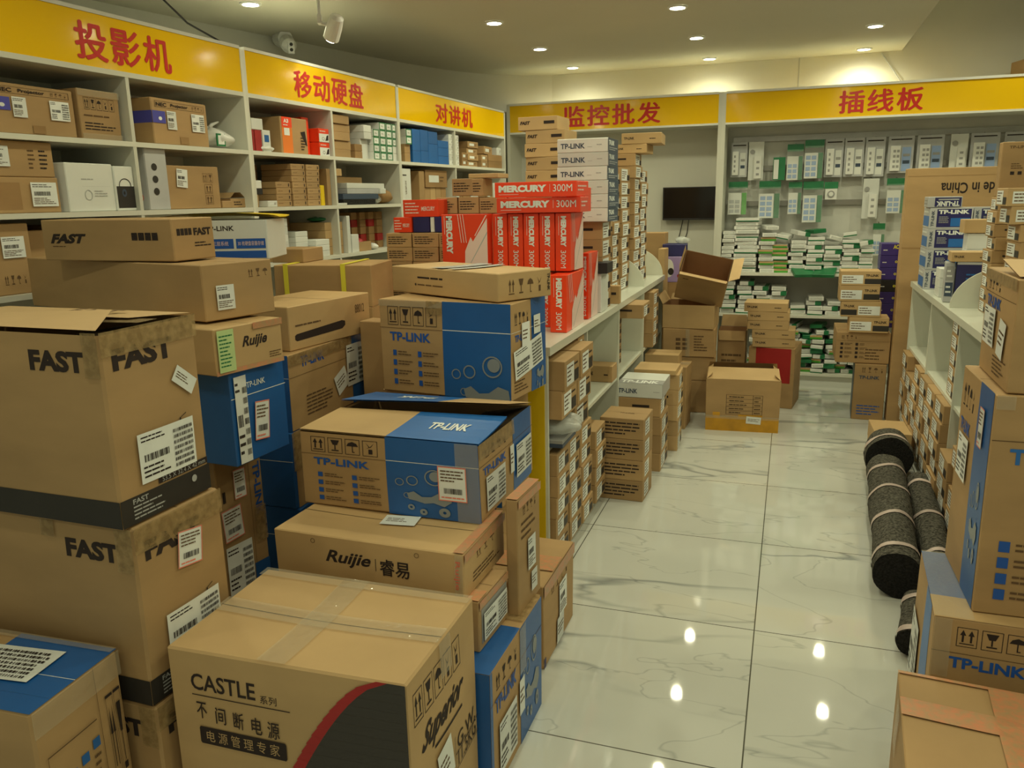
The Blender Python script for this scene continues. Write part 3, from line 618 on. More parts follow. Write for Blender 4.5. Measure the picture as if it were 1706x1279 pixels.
# --- upright big carton on it, and its flat cover carton
its = TPB()+drops('F', .80, .20, .27, .42)+[('r', 'R', .56, 0, 1, 1, 'blue'), ('r', 'R', 0, .70, 1, .705, 'white'), ('icons', 'R', .08, .75, .50, .92, 'ink', 4, False), ('t', 'R', .10, .60, .45, .67, 'TP-LINK', 'blue_ink', .03), ('lines', 'R', .08, .06, .45, .2, 4, 'ink_soft')]+drops('R', .80, .28, .17, .3)
carton('upright blue and brown carton behind the one with lifted flaps', -1.175, 2.826, .87, .552, .316, .352, -6.6, K, its, [('R', .06, .25, .86, .56, 'grid', 8), ('R', .26, .52, .48, .78, 'plain', 0), ('R', .60, .62, .80, .82, 'plain', 0)], [('F', .38, .86, .5, 1, 'tape_print'), ('F', 0, .93, .5, 1, 'tape_clear')], warp=.003, bulge=.003, n=6)
carton('blue and brown carton supporting the upright one, hidden low in the pile', -1.22, 2.84, .44, .5, .28, .428, -4, K, TPB(), n=2)
carton('blue and brown carton on the floor deep inside the pile', -1.24, 2.86, 0, .44, .22, .438, -3, K, TPB(), n=2)
carton('flat brown carton with grey tape stripes, lying turned on the upright blue carton', -1.185, 2.918, 1.226, .630, .274, .101, -27.1, 'kraft_light',
       [('lines', 'F', .27, .55, .68, .72, 1, 'ink'), ('lines', 'F', .27, .30, .68, .42, 1, 'ink_soft'), ('d', 'F', .25, .36, .008, .05, 'ink'), ('icons', 'R', .15, .12, .85, .85, 'ink_soft', 4, False), ('t', 'R', .92, .2, .97, .85, 'TP-LINK', 'ink', .03, -90)], [], [('T', .38, .02, .5, .98, 'grey'), ('T', .55, .02, .62, .98, 'grey_print')], warp=.002, bulge=.002, n=4, seam='T2')
# --- left inner column (behind the three big cartons)
carton('long flat plain brown carton lying near the top of the left pile', -2.072, 2.182, 1.241, .955, .268, .170, -13.1, K, [('icons', 'R', .62, .68, .95, .88, 'ink_soft', 3, False)], [('R', .16, .18, .40, .62, 'ship', 0)], [], warp=.003, bulge=.002, n=5)
carton('long brown carton with dark lettering on the very top of the left pile', -2.056, 2.114, 1.414, .539, .184, .130, -1.4, K,
       [('t', 'F', .08, .42, .34, .66, 'FAST', 'ink', .06, 0, .12), ('lines', 'F', .08, .32, .25, .38, 1, 'ink_soft'), ('icons', 'F', .70, .50, .90, .68, 'ink', 4, True, 'kraft_light'), ('icons', 'R', .10, .60, .46, .76, 'ink', 4, True, 'kraft_light'), ('t', 'R', .50, .58, .92, .76, 'FAST', 'ink', .05), ('lines', 'R', .5, .3, .94, .44, 2, 'ink')], [], [], warp=.002, n=3)
carton('white and blue printed carton with open top beside the topmost long carton', -2.06, 2.665, 1.378, .324, .26, .150, 20, 'white_box',
       [('t', 'F', .28, .72, .62, .84, 'TP-LINK', 'ink', .02), ('r', 'F', .30, .28, .60, .52, 'blue_ink'), ('t', 'F', .36, .35, .54, .46, '三层系统', 'pale_pink', 0), ('r', 'F', .63, .28, .97, .52, 'blue_ink'), ('t', 'F', .65, .35, .95, .46, '30 枚硬盘容量存储', 'pale_pink', 0), ('r', 'F', .05, .04, .97, .22, 'blue_ink')], [], [], n=2, open_top=True)
m_ = MB(); m_.grid(lambda u, v: (-.20+u*.42, -.13+v*.26, .005+.012*math.sin(3*u)+.006*math.cos(5*v)), 6, 4, 'yellow'); m_.grid(lambda u, v: (.22-u*.42, -.13+v*.26, .002+.012*math.sin(3*(1-u))+.006*math.cos(5*v)), 6, 4, 'yellow')
tag(m_.build('paper_sheet', None, (-2.10, 2.66, 1.530), math.radians(18)), 'yellow sheet laid over the white and blue printed carton', 'paper')
carton('brown carton beneath the white and blue printed carton', -2.225, 2.66, 1.042, .15, .24, .334, 14, K, n=1)
carton('small brown carton with dark logo and green note strip', -1.700, 2.03, 1.095, .34, .27, .138, -9.4, 'kraft_light', [('t', 'R', .40, .44, .76, .74, 'Ruijie', 'ink', .03, 0, .15), ('r', 'R', 0, .0, 1, .10, 'tape_red'), ('lines', 'R', .78, .14, .98, .3, 3, 'ink_soft')],
       [('R', .03, .06, .26, .96, 'green', 0, 'pale green note strip')], [('R', .55, .86, 1, 1, 'tape_red')], n=3)
carton('blue carton with crumpled receipt, under the small carton with green strip', -1.71, 2.06, .800, .32, .25, .292, -4, 'blue', [('r', 'R', 0, .72, 1, .728, 'white'), ('t', 'R', .28, .80, .62, .86, 'TP-LINK', 'paper', .01)], [('R', .05, .02, .26, .95, 'grid', 0), ('R', .36, .20, .62, .62, 'red', -6, 'crumpled white receipt')], n=3)
carton('brown and blue carton on its side, right of the leftmost stack', -1.862, 2.13, .285, .32, .20, .512, -9, K, [('r', 'T', 0, 0, 1, 1, 'blue'), ('r', 'R', .70, 0, .706, 1, 'ink_soft'), ('t', 'R', .80, .48, .95, .86, 'TP-LINK', 'blue_ink', .03, -90), ('r', 'R', .66, 0, 1, .16, 'blue'), ('lines', 'R', .1, .4, .2, .8, 2, 'ink')],
       [('R', .34, .66, .60, .86, 'red', 0), ('R', .04, .40, .46, .62, 'red', 4), ('R', .05, .02, .62, .36, 'grid', 0)], [('R', .75, .3, 1, .55, 'tape_print')], warp=.003, n=4)
carton('brown carton at floor level beneath the carton lying on its side', -1.86, 2.13, 0, .34, .22, .283, -5, K, n=1)
carton('blue and brown carton with two white labels, middle of the second column', -1.90, 2.733, .752, .37, .585, .288, 0.3, K, [('r', 'F', 0, 0, 1, 1, 'blue'), ('r', 'R', .78, 0, 1, 1, 'blue'), ('r', 'F', 0, .70, 1, .706, 'white'), ('t', 'R', .14, .80, .42, .94, 'TP-LINK', 'blue_ink', .03), ('r', 'R', 0, .70, .78, .705, 'ink_soft'), ('lines', 'R', .18, .12, .5, .42, 6, 'ink_soft')],
       [('R', .70, .28, .97, .88, 'grid', 0), ('R', .54, .26, .70, .56, 'plain', 24)], [('R', 0, .85, .78, 1, 'tape_print')], warp=.003, n=4)
carton('shallow brown carton with long dark printed bar on the second column', -1.868, 2.782, 1.042, .31, .51, .166, -6.8, 'kraft_light', [('p', 'R', [(.06, .24), (.08, .20), (.62, .25), (.66, .32), (.66, .42), (.62, .45), (.08, .36), (.06, .33)], 'ink'), ('lines', 'R', .07, .50, .36, .60, 1, 'ink_soft'), ('t', 'R', .80, .55, .92, .76, '88012', 'ink_soft', 0), ('p', 'F', [(0, .18), (.80, .18), (.86, .25), (.86, .34), (.8, .4), (0, .4)], 'ink')], n=3, warp=.002)
for i, (z, h, lab) in enumerate(((.452, .298, 'upper of the two blue cartons low in the second column'), (.15, .300, 'lower of the two blue cartons low in the second column'), (0, .148, 'flat blue carton on the floor at the foot of the second column'))):
    carton(lab, -1.91+.006*i, 2.70, z, .38, .55, h, 1.0+i, 'blue', [('r', 'R', .03, 0, 1, 1, 'kraft') if i == 0 else ('r', 'R', .06, 0, 1, 1, 'blue'), ('r', 'F', 0, .62, 1, .628, 'white')], [], [('R', 0, .5, .2, 1, 'tape_print')] if i == 0 else [], n=2)
# --- two strapped brown cartons behind
for i, (z, h) in enumerate(((1.108, .192), (.78, .326))):
    o = carton(('brown carton with two yellow straps, behind the second column', 'tall brown carton under the strapped one at the back of the pile')[i], -2.072, 3.40, z, .473, .33, h, 9.5, K,
           [('t', 'F', .34, .08, .92, .22, '产品保修详细信息请参阅说明书', 'ink', .02, 180), ('lines', 'F', .34, .28, .92, .40, 1, 'ink_soft')] if i == 0 else [], n=3, warp=.004)
    if i == 0:
        for xx in (-.175, .105):
            m_ = MB(); m_.box(xx-.011, xx+.011, -.171, -.168, 0, .196, 'strap'); m_.box(xx-.011, xx+.011, -.171, .171, .195, .198, 'strap'); m_.build('strap', o)
carton('brown carton deep at the back of the pile, on the floor', -2.08, 3.41, .39, .46, .33, .388, 7, K, n=1)
carton('brown carton at floor level at the back of the pile', -2.08, 3.41, 0, .46, .33, .388, 7, K, n=1)
carton('small flat brown carton behind the pile, next to the white printed carton', -2.30, 3.44, 1.302, .17, .2, .066, 4, K, n=1)
carton('narrow tall brown carton filling the gap left of the upright blue carton', -1.575, 2.96, 0, .20, .10, 1.10, -4, K, n=2)
# dark filler cartons hidden in the core, carrying the visible ones
carton('brown carton in the core of the pile carrying the flat logo carton', -1.20, 1.99, 0, .5, .30, .376, 0, K, n=1)
carton('brown carton in the core of the pile under the lifted-flap carton', -1.22, 2.42, 0, .42, .30, .40, 0, K, n=1)
carton('upper brown carton in the core of the pile under the lifted-flap carton', -1.22, 2.42, .402, .42, .26, .262, 0, K, n=1)
# ================================================================= right foreground cartons
its = [('icons', 'F', .12, .82, .66, .95, 'ink', 4), ('t', 'F', .10, .67, .52, .745, 'TP-LINK', 'blue_ink', .035), ('r', 'F', 0, .77, 1, .774, 'ink_soft'), ('lines', 'F', .4, .55, .6, .58, 1, 'ink_soft'), ('r', 'L', .56, 0, .86, 1, 'blue_light'), ('r', 'T', 0, .30, 1, 1, 'blue'), ('r', 'T', .0, 0, 1, .30, 'kraft_light')]
carton('blue and brown carton on the floor at right, its logo half in front', .664, 2.475, 0, .44, .436, .445, -2.7, K, its, [('L', .05, .08, .45, .6, 'grid', 0)], [('T', 0, 0, .22, 1, 'tape_clear'), ('F', 0, .6, .1, 1, 'tape_clear')], warp=.003, bulge=.002, n=5)
its = [('r', 'L', .58, 0, .96, 1, 'blue'), ('icons', 'L', .08, .80, .46, .95, 'ink', 4, False), ('t', 'L', .08, .70, .40, .76, 'TP-LINK', 'blue_ink', .03), ('icons', 'F', .16, .84, .80, .97, 'ink', 4), ('r', 'F', 0, .80, 1, .804, 'ink_soft'), ('t', 'F', .10, .70, .62, .77, 'TP-LINK', 'blue_light', .035)]+drops('L', .78, .42, .16, .24)
for i in range(2):
    for j in range(4): its += [('r', 'F', .10+.42*i, .30-j*.075, .16+.42*i, .35-j*.075, 'blue_ink'), ('lines', 'F', .19+.42*i, .30-j*.075, .42+.42*i, .35-j*.075, 2, 'ink_soft')]
carton('tall blue and brown carton at the right edge, standing on another', .747, 2.508, .447, .44, .387, .616, .9, K, its, [('L', .12, .48, .44, .69, 'grid', 0), ('L', .68, .72, .80, .90, 'red', 0)], [('F', 0, .94, .1, 1, 'tape_clear')], warp=.003, bulge=.002, n=5)
its = [('icons', 'L', .10, .80, .55, .93, 'ink', 4, False), ('t', 'L', .12, .66, .60, .76, 'TP-LINK', 'blue_ink', .03), ('r', 'L', 0, .785, 1, .79, 'ink_soft'), ('lines', 'L', .5, .06, .9, .25, 5, 'ink_soft'), ('icons', 'F', .3, .8, 1, .95, 'ink', 4)]
o = carton('brown carton with long white label, topmost of the stack at the right edge', .770, 2.502, 1.066, .44, .361, .296, -.4, K, its, [('L', .12, .30, .52, .66, 'grid', 0), ('L', .66, .26, .84, .60, 'plain', -10)], [('L', 0, .90, 1, 1, 'tape_print')], warp=.004, bulge=.004, n=5, open_top=False)
m_ = MB(); m_.grid(lambda u, v: (-.215+u*.43, -.16+v*.20, .300+.03*v*(1-.3*u)), 5, 3, 'kraft_light'); m_.grid(lambda u, v: (.215-u*.43, -.16+v*.20, .297+.03*v*(.7+.3*u)), 5, 3, 'kraft_in'); m_.build('flap', o)
o = carton('brown carton crossed with red printed tape in the bottom right corner', .605, 1.945, 0, .56, .42, .31, -4, K, [('r', 'T', .497, 0, .503, 1, 'gap')], [], [('T', .38, 0, .62, 1, 'tape_red'), ('T', 0, .52, 1, .70, 'tape_red'), ('T', 0, .97, 1, 1, 'tape_red'), ('L', .3, .6, .5, 1, 'tape_clear')], warp=.004, bulge=.004, n=6, seam=None)
# ================================================================= small boxes
BOXCACHE = {}
def box_mesh(w, d, h, style, n=1):
    key = (round(w, 3), round(d, 3), round(h, 3), style)
    if key in BOXCACHE: return BOXCACHE[key]
    base, *dec = style.split('+'); mb = MB(); body(mb, w, d, h, base, r=.002)
    its = []
    for s in dec:
        if s == 'seam': its += [('r', 'T', .01, .49, .99, .51, 'gap')]
        elif s == 'labR': its += [('r', 'R', .12, .10, .60, .84, 'paper'), ('lines', 'R', .16, .2, .54, .78, 4, 'ink_soft'), ('r', 'R', .62, .10, .92, .50, 'band'), ('lines', 'R', .60, .62, .86, .8, 1, 'ink')]
        elif s == 'labRw': its += [('r', 'R', .06, .08, .74, .92, 'paper'), ('lines', 'R', .12, .2, .6, .8, 4, 'ink_soft'), ('r', 'R', .66, .12, .94, .50, 'ink')]
        elif s == 'labL': its += [('r', 'L', .10, .10, .64, .86, 'paper'), ('lines', 'L', .14, .2, .58, .8, 4, 'ink_soft'), ('r', 'L', .66, .10, .93, .50, 'band')]
        elif s == 'labF': its += [('r', 'F', .1, .15, .5, .8, 'paper'), ('lines', 'F', .13, .2, .47, .75, 3, 'ink_soft')]
        elif s == 'logoF': its += [('t', 'F', .06, .40, .32, .64, 'TP-LINK', 'ink', .03), ('lines', 'F', .70, .36, .90, .56, 1, 'ink')]
        elif s == 'fastF': its += [('t', 'F', .06, .42, .30, .68, 'FAST', 'ink', .05, 0, .1), ('r', 'F', .66, .44, .93, .66, 'ink')]
        elif s == 'markF': its += [('r', 'F', .35, .5, .75, .64, 'ink')]
        elif s == 'linesF': its += [('lines', 'F', .08, .2, .85, .8, 4, 'ink')]
        elif s == 'dashR': its += [('lines', 'R', .1, .45, .6, .6, 1, 'ink_soft'), ('r', 'R', .84, .25, .9, .75, 'ink')]
        elif s == 'slotR': its += [('r', 'R', .45, .5, .66, .72, 'ink')]
        elif s == 'stripe': its += [('r', 'R', .1, .72, .9, .76, 'ink'), ('r', 'F', .1, .72, .9, .76, 'ink')]
        elif s == 'gframe': its += [('r', 'R', 0, 0, 1, 1, 'green'), ('r', 'R', .13, .13, .87, .87, 'paper'), ('lines', 'R', .3, .4, .7, .6, 2, 'ink_soft')]
        elif s == 'small': its += [('r', 'R', .15, .3, .6, .7, 'paper'), ('lines', 'R', .65, .3, .9, .7, 2, 'ink_soft')]
    draw(mb, w, d, h, its)
    me = mb.data('box'); BOXCACHE[key] = me; return me
def sbox(label, x, y, z, w, d, h, style='kraft', a=0, group=None, cat='box', name='product_box'):
    o = bpy.data.objects.new(name, box_mesh(w, d, h, style)); C.objects.link(o); o.location = (x, y, z); o.rotation_euler = (0, 0, math.radians(a))
    return tag(o, label, cat, group)
def lbox(label, s0, s1, z0, z1, style='kraft', a0=-.03, dep=.3, turn=0, **k):
    """box on the left wall shelves: spans s0..s1 along the wall, front face at a0"""
    x, y, _ = LP(a0-dep/2, (s0+s1)/2, 0)
    return sbox(label, x, y, z0, dep, s1-s0, z1-z0, style, math.degrees(PHI)+turn, **k)
def lcarton(label, s0, s1, z0, z1, items=(), stickers=(), tapes=(), a0=-.03, dep=.3, turn=0, **k):
    x, y, _ = LP(a0-dep/2, (s0+s1)/2, 0)
    return carton(label, x, y, z0, dep, s1-s0, z1-z0, math.degrees(PHI)+turn, k.pop('mat', K), items, stickers, tapes, **k)
def rank(i, n, top='topmost', bot='lowest'):
    """words for the i-th from the top of n"""
    if i == 0: return top
    if i == n-1: return bot
    w = ['', 'second', 'third', 'fourth', 'fifth', 'sixth', 'seventh', 'eighth', 'ninth', 'tenth', 'eleventh', 'twelfth', 'thirteenth', 'fourteenth']
    return w[i]+' down'
Z1, Z2, Z3 = 1.8455, 1.5655, 1.2755
# ---- top shelf, first unit
def nec(label, s0, s1, z0, z1, dep, turn, left=False):
    its = [('r', 'R', .06, .80, .94, .805, 'ink'), ('r', 'R', .06, .93, .94, .935, 'ink'), ('r', 'R', .06, .80, .065, .93, 'ink'), ('r', 'R', .935, .80, .94, .93, 'ink'), ('t', 'R', .08, .825, .26, .905, 'NEC', 'ink', .03), ('t', 'R', .33, .82, .64, .905, 'Projector', 'ink', .03), ('icons', 'R', .70, .82, .92, .92, 'ink_soft', 4, False),
           ('r', 'R', 0, .46, .22, .72, 'lilac_blue'), ('r', 'F', .1, .46, 1, .72, 'lilac_blue'), ('r', 'F', .35, .49, .6, .58, 'paper'), ('t', 'F', .2, .62, .5, .69, 'NEC', 'paper', .02), ('d', 'R', .13, .56, .03, .04, 'paper'), ('r', 'R', .45, .04, .60, .20, 'kraft_dark')]
    lcarton(label, s0, s1, z0, z1, its, [('R', .24, .34, .40, .74, 'ship', 0), ('R', .68, .34, .92, .74, 'grid', 0)], [], dep=dep, turn=turn, n=2, r=.004)
nmat('lilac_blue', (.08, .08, .42), .5, .3)
nec('brown projector carton at the left end of the top shelf', 2.195, 2.548, Z1, 2.02, .32, 1)
nec('brown projector carton right of the divider on the top shelf', 2.925, 3.285, Z1, 2.04, .31, 3)
lcarton('worn brown carton with handling marks, between the two projector cartons', 2.562, 2.768, Z1, 2.035, [('icons', 'R', .12, .60, .88, .84, 'ink', 5), ('lines', 'R', .1, .44, .95, .52, 1, 'ink_soft'), ('lines', 'R', .1, .18, .85, .36, 3, 'ink')], [], [('R', 0, .86, 1, 1, 'tape_clear'), ('R', 0, 0, 1, .12, 'tape_clear')], dep=.30, turn=1.5, n=3, warp=.003)
def bag(name, label, loc, size, mat, seed, cat='bag', kids=True, group=None):
    r = random.Random(seed); mb = MB(); nu, nv = 18, 12; ph = [r.uniform(0, 6) for _ in range(6)]
    def f(u, v):
        th = 2*PI*u; p = PI*v; q = 1+.12*math.sin(3*th+ph[0])*math.sin(p)+.10*math.sin(7*th+4*v+ph[1])+.06*math.sin(11*th+ph[2]+6*v)
        x = size[0]/2*math.cos(th)*math.sin(p)*q; y = size[1]/2*math.sin(th)*math.sin(p)*q; z = size[2]*(.5-.5*math.cos(p))
        return (x, y, max(0, z*(1+.1*math.sin(5*th+ph[3]))))
    mb.grid(f, nu, nv, mat); return tag(mb.build(name, None, loc, smooth=True), label, cat, group)
o = bag('plastic_bag', 'knotted white plastic bag with small framed card on the top shelf', LP(-.14, 3.405, Z1), (.22, .20, .10), 'plastic_white', 3)
m_ = MB(); m_.tube([(.0, .0, .09), (.01, .02, .12), (.03, .05, .135)], [.012, .009, .003], 'plastic_white', 8); m_.tube([(.0, .0, .09), (.01, -.03, .115), (.03, -.05, .12)], [.012, .009, .003], 'plastic_white', 8); m_.build('handle', o, smooth=True)
m_ = MB(); m_.box(.100, .106, -.07, -.01, .012, .07, 'green'); m_.box(.106, .107, -.062, -.018, .02, .062, 'paper'); m_.build('card', o)
# ---- middle shelf, first unit
lcarton('brown carton with courier slip, upper of two at the left end of the middle shelf', 2.07, 2.423, 1.695, 1.822, [('lines', 'R', .7, .2, .78, .8, 5, 'ink_soft'), ('lines', 'R', .83, .2, .93, .8, 5, 'ink')], [('R', .22, .28, .48, .84, 'ship', 0)], dep=.3, n=2)
lcarton('brown carton with courier slip, lower of two at the left end of the middle shelf', 2.07, 2.43, Z2, 1.694, [('r', 'R', .30, .1, .55, .85, 'kraft_dark')], [('R', .66, .18, .96, .86, 'ship', 0)], dep=.3, n=2)
lcarton('large white product box with faint line drawing on the middle shelf', 2.445, 2.685, Z2, 1.752, [('lines', 'R', .30, .64, .72, .70, 1, 'grey_print'), ('o', 'R', .42, .34, .08, .11, 'grey_print', .86), ('lines', 'R', .55, .3, .85, .45, 3, 'grey_print'), ('r', 'R', .3, .52, .9, .522, 'grey_print')], [], [], mat='white_box', dep=.2, n=1, seam=None, a0=-.02, turn=4)
lcarton('white product box printed with a black portable projector', 2.690, 2.790, Z2, 1.745, [('r', 'R', .05, .06, .96, .55, 'band'), ('o', 'R', .5, .56, .32, .17, 'band', .88), ('d', 'R', .42, .40, .12, .09, 'slate'), ('d', 'R', .42, .40, .05, .04, 'lens')], [], [], mat='white_box', dep=.2, a0=-.02, seam=None, name='product_box', cat='box')
lcarton('tall pale grey box with three round pictures beside the divider', 2.86, 2.985, Z2, 1.825, [('d', 'R', .4, .70, .13, .06, 'band'), ('d', 'R', .4, .50, .13, .06, 'band'), ('d', 'R', .4, .30, .13, .06, 'band'), ('o', 'F', .7, .2, .14, .07, 'red_pale'), ('r', 'R', .01, 0, .03, 1, 'grey')], [], [], mat='card_grey', dep=.16, a0=-.02, seam=None, name='product_box', cat='box')
lcarton('brown carton with narrow white label on the middle shelf right of the tall grey box', 3.0, 3.32, Z2, 1.758, [('icons', 'R', .66, .62, .88, .84, 'ink_soft', 2), ('icons', 'R', .68, .36, .86, .58, 'ink_soft', 1), ('icons', 'R', .68, .1, .86, .32, 'ink_soft', 1)], [('R', .16, .5, .36, .92, 'ship', -5)], [], dep=.26, n=2, turn=-2)
o = carton('small open brown box at the right end of the middle shelf', *LP(-.13, 3.47, Z2), .16, .11, .048, math.degrees(PHI), K, [('lines', 'R', .2, .2, .8, .7, 2, 'ink')], open_top=True, name='open_box', cat='box')
m_ = MB()
for sy in (-1, 1): m_.poly([(-.08, sy*.055, .048), (.08, sy*.055, .048), (.08, sy*.02, .075), (-.08, sy*.02, .075)], 'kraft_light')
m_.build('flap', o)
lcarton('brown open flap carton lying flat between the brown carton and the small open box', 3.33, 3.405, Z2, 1.60, [], [], [], dep=.2)
# ---- lower shelf, first unit
lcarton('tall brown carton with white label at the far left on the lower shelf', 2.08, 2.275, Z3, 1.53, [('icons', 'R', .35, .12, .85, .3, 'ink_soft', 4, False)], [('R', .40, .52, .86, .82, 'ship', 0)], [], dep=.26, n=1)
for i, (a, b2, zt) in enumerate(((2.30, 2.46, 1.50), (2.48, 2.62, 1.515), (2.64, 2.78, 1.50))):
    lcarton('plain brown carton on the lower shelf, '+('nearest the tall labelled one', 'middle of three', 'by the divider')[i], a, b2, Z3, zt, dep=.3, a0=-.08)
# ---- second unit, top shelf
g = 'small products at the left of the second unit, top shelf'
lbox('small white carton box, standing on red packets beside the divider', 3.60, 3.69, 1.952, 2.008, 'white_box', dep=.12)
lbox('dark red packet, left of two under the small white box', 3.565, 3.615, Z1, 1.951, 'dark_red', dep=.14, name='product_packet', cat='packet')
lbox('dark red packet, right of two under the small white box', 3.62, 3.672, Z1, 1.951, 'dark_red', dep=.14, name='product_packet', cat='packet')
t = lbox('white packet with blue picture standing in front of the red packets', 3.68, 3.745, Z1, 1.955, 'white_box', dep=.05, name='product_packet', cat='packet')
m_ = MB(); m_.box(.0255, .0262, -.018, .018, .05, .085, 'blue_light'); m_.build('printed_picture', t)
o = bag('white_dome_lamp', 'white shallow dome shaped device lying at the shelf edge', LP(-.07, 3.72, Z1), (.10, .16, .035), 'plastic_white', 12, 'device')
for i, s in enumerate((3.775, 3.80)): lbox('small boxed device with pale window, '+('left' if i == 0 else 'right')+' of two behind the dome', s-.012+i*.02, s+.012+i*.02, Z1, 1.985, 'card_grey', dep=.05, a0=-.15, name='product_packet', cat='packet')
lcarton('brown carton with orange band and A3 printing on the top shelf', 3.835, 4.075, Z1, 2.035, [('r', 'R', .05, .0, .42, 1, 'orange'), ('r', 'R', .05, .72, .42, 1, 'red'), ('t', 'R', .12, .84, .30, .95, 'A3', 'paper', .04), ('r', 'R', .12, .50, .32, .70, 'paper'), ('lines', 'R', .1, .75, .38, .81, 1, 'paper'), ('p', 'R', [(.72, .62), (.9, .66), (.96, .25), (.93, .25)], 'ink'), ('lines', 'R', .72, .1, .9, .5, 5, 'ink')], [], [], dep=.22, a0=-.03)
lbox('red packet upright behind the two red appliance boxes', 4.10, 4.165, Z1, 2.055, 'red', dep=.2, a0=-.08)
for i, z in enumerate((1.922, Z1)):
    o = lcarton(('upper', 'lower')[i]+' red and white appliance box beside the second divider', 4.172, 4.275, z, z+.075, [('r', 'R', .02, 0, .98, .62, 'paper'), ('p', 'R', [(.6, .1), (.9, .15), (.92, .55), (.75, .5)], 'ink'), ('lines', 'R', .1, .7, .7, .9, 1, 'pale_pink'), ('o', 'R', .4, .25, .12, .12, 'ink')], [], [], mat='red', dep=.2, a0=-.02, seam=None, name='product_box', cat='box')
hs = (.046, .05, .05, .046, .052); z = Z1
for i, h in enumerate(hs):
    lbox('flat brown box, '+rank(4-i, 5)+' of the five beside the green framed boxes', 4.31, 4.50+.02*(i % 2), z, z+h-.001, 'kraft+seam', dep=.34, a0=-.02-.01*(i % 2), group='flat brown boxes stacked on the top shelf'); z += h
lbox('small brown box on the top shelf, upper of two beside the green framed boxes', 4.565, 4.65, 1.89, 1.932, 'kraft_dark', dep=.16)
lbox('small brown box on the top shelf, lower of two beside the green framed boxes', 4.565, 4.65, Z1, 1.889, 'kraft_dark', dep=.16)
lbox('white long box, upper of two beside the green framed boxes', 4.665, 4.755, 2.01, 2.052, 'white_box', dep=.3, a0=-.02)
lbox('white long box, lower of two beside the green framed boxes', 4.665, 4.755, 1.9675, 2.009, 'white_box', dep=.3, a0=-.02)
lbox('pale box under the two white long boxes', 4.665, 4.755, Z1, 1.967, 'white_box', dep=.3, a0=-.05)
cols = [(4.765, 4.84, 4, 0), (4.848, 4.925, 5, 0), (4.933, 5.008, 5, 0), (5.015, 5.06, 5, 2)]
wds = ('first', 'second', 'third', 'fourth')
for ci, (s0, s1, n_, br) in enumerate(cols):
    for j in range(n_):
        zz = Z1+j*.047
        lbox('white box with green framed end, '+rank(n_-1-j, n_)+' of the '+wds[ci]+' column' if j >= br else 'plain cream box, '+('lower' if j == 0 else 'upper')+' of two at the foot of the green framed columns', s0, s1, zz, zz+.0462, 'white_box+gframe' if j >= br else 'white_box', dep=.28, a0=-.015, group='white boxes with green framed ends' if j >= br else None)
# ---- third unit, top shelf (blue boxes etc)
for j in range(2): lbox('white box with green framed end, '+('lower' if j == 0 else 'upper')+' one past the sign joint', 5.205, 5.285, 1.965+j*.05, 2.0145+j*.05, 'white_box+gframe', dep=.28, a0=-.015)
lbox('reddish brown box, upper of two under the last green framed boxes', 5.205, 5.285, 1.905, 1.9645, 'kraft', dep=.28)
lbox('reddish brown box, lower of two under the last green framed boxes', 5.205, 5.285, Z1, 1.9045, 'kraft', dep=.28)
bl = [(5.305, 5.42, Z1, 1.925), (5.305, 5.42, 1.9255, 2.072), (5.425, 5.545, Z1, 1.93), (5.425, 5.545, 1.9305, 2.075), (5.55, 5.70, 1.985, 2.072), (5.55, 5.70, Z1, 1.984), (5.705, 5.885, Z1, 1.905), (5.705, 5.885, 1.9055, 1.965), (5.705, 5.885, 1.9655, 2.018)]
bw = ['lower box of the nearest blue column', 'upper box of the nearest blue column', 'lower box of the second blue column', 'upper box of the second blue column', 'upper box of the third blue column', 'lower box of the third blue column', 'lowest box of the farthest blue column', 'middle box of the farthest blue column', 'topmost box of the farthest blue column']
for i, q in enumerate(bl):
    o = lbox('glossy blue box, '+bw[i], *q, 'blue_light', dep=.28, a0=-.02, group='blue boxes on the top shelf')
for ci, (s0, s1, n_) in enumerate(((5.893, 5.962, 6), (5.985, 6.075, 6))):
    for j in range(n_): lbox('cream box with printed end, '+rank(n_-1-j, n_)+' of the '+('nearer', 'farther')[ci]+' column past the blue boxes', s0, s1, Z1+j*.038, Z1+j*.038+.0372, 'white_box+small', dep=.28, a0=-.02, group='cream boxes beyond the blue boxes')
for j in range(2): lbox(('lower', 'upper')[j]+' of two small cubes with white labels on the top shelf', 6.13, 6.235, Z1+j*.052, Z1+j*.052+.051, 'kraft_dark+small', dep=.2, a0=-.02)
for j in range(4): lbox('long brown box with white end label, '+rank(3-j, 4)+' of the far top-shelf stack', 6.29, 6.50, Z1+j*.05, Z1+j*.05+.049, 'kraft+small', dep=.32, a0=-.05+.01*(j % 2), group='long brown boxes at the far end of the top shelf')
for j in range(2): lbox(('lower', 'upper')[j]+' small brown box with label right of the long brown boxes', 6.52, 6.65, Z1+j*.052, Z1+j*.052+.051, 'kraft+small', dep=.25, a0=-.02)
for j in range(2): lbox(('lower', 'upper')[j]+' plain brown box at the very end of the top shelf', 6.67, 6.98, Z1+j*.056, Z1+j*.056+.055, 'kraft_dark', dep=.3, a0=-.02)
lbox('brown box with label lying tilted above the plain brown boxes', 6.55, 6.80, 1.957, 2.02, 'kraft+small', dep=.3, a0=-.03, turn=7)
lbox('small white box above the plain brown boxes at the corner', 6.86, 6.96, 1.957, 2.02, 'white_box+small', dep=.12, a0=-.02)
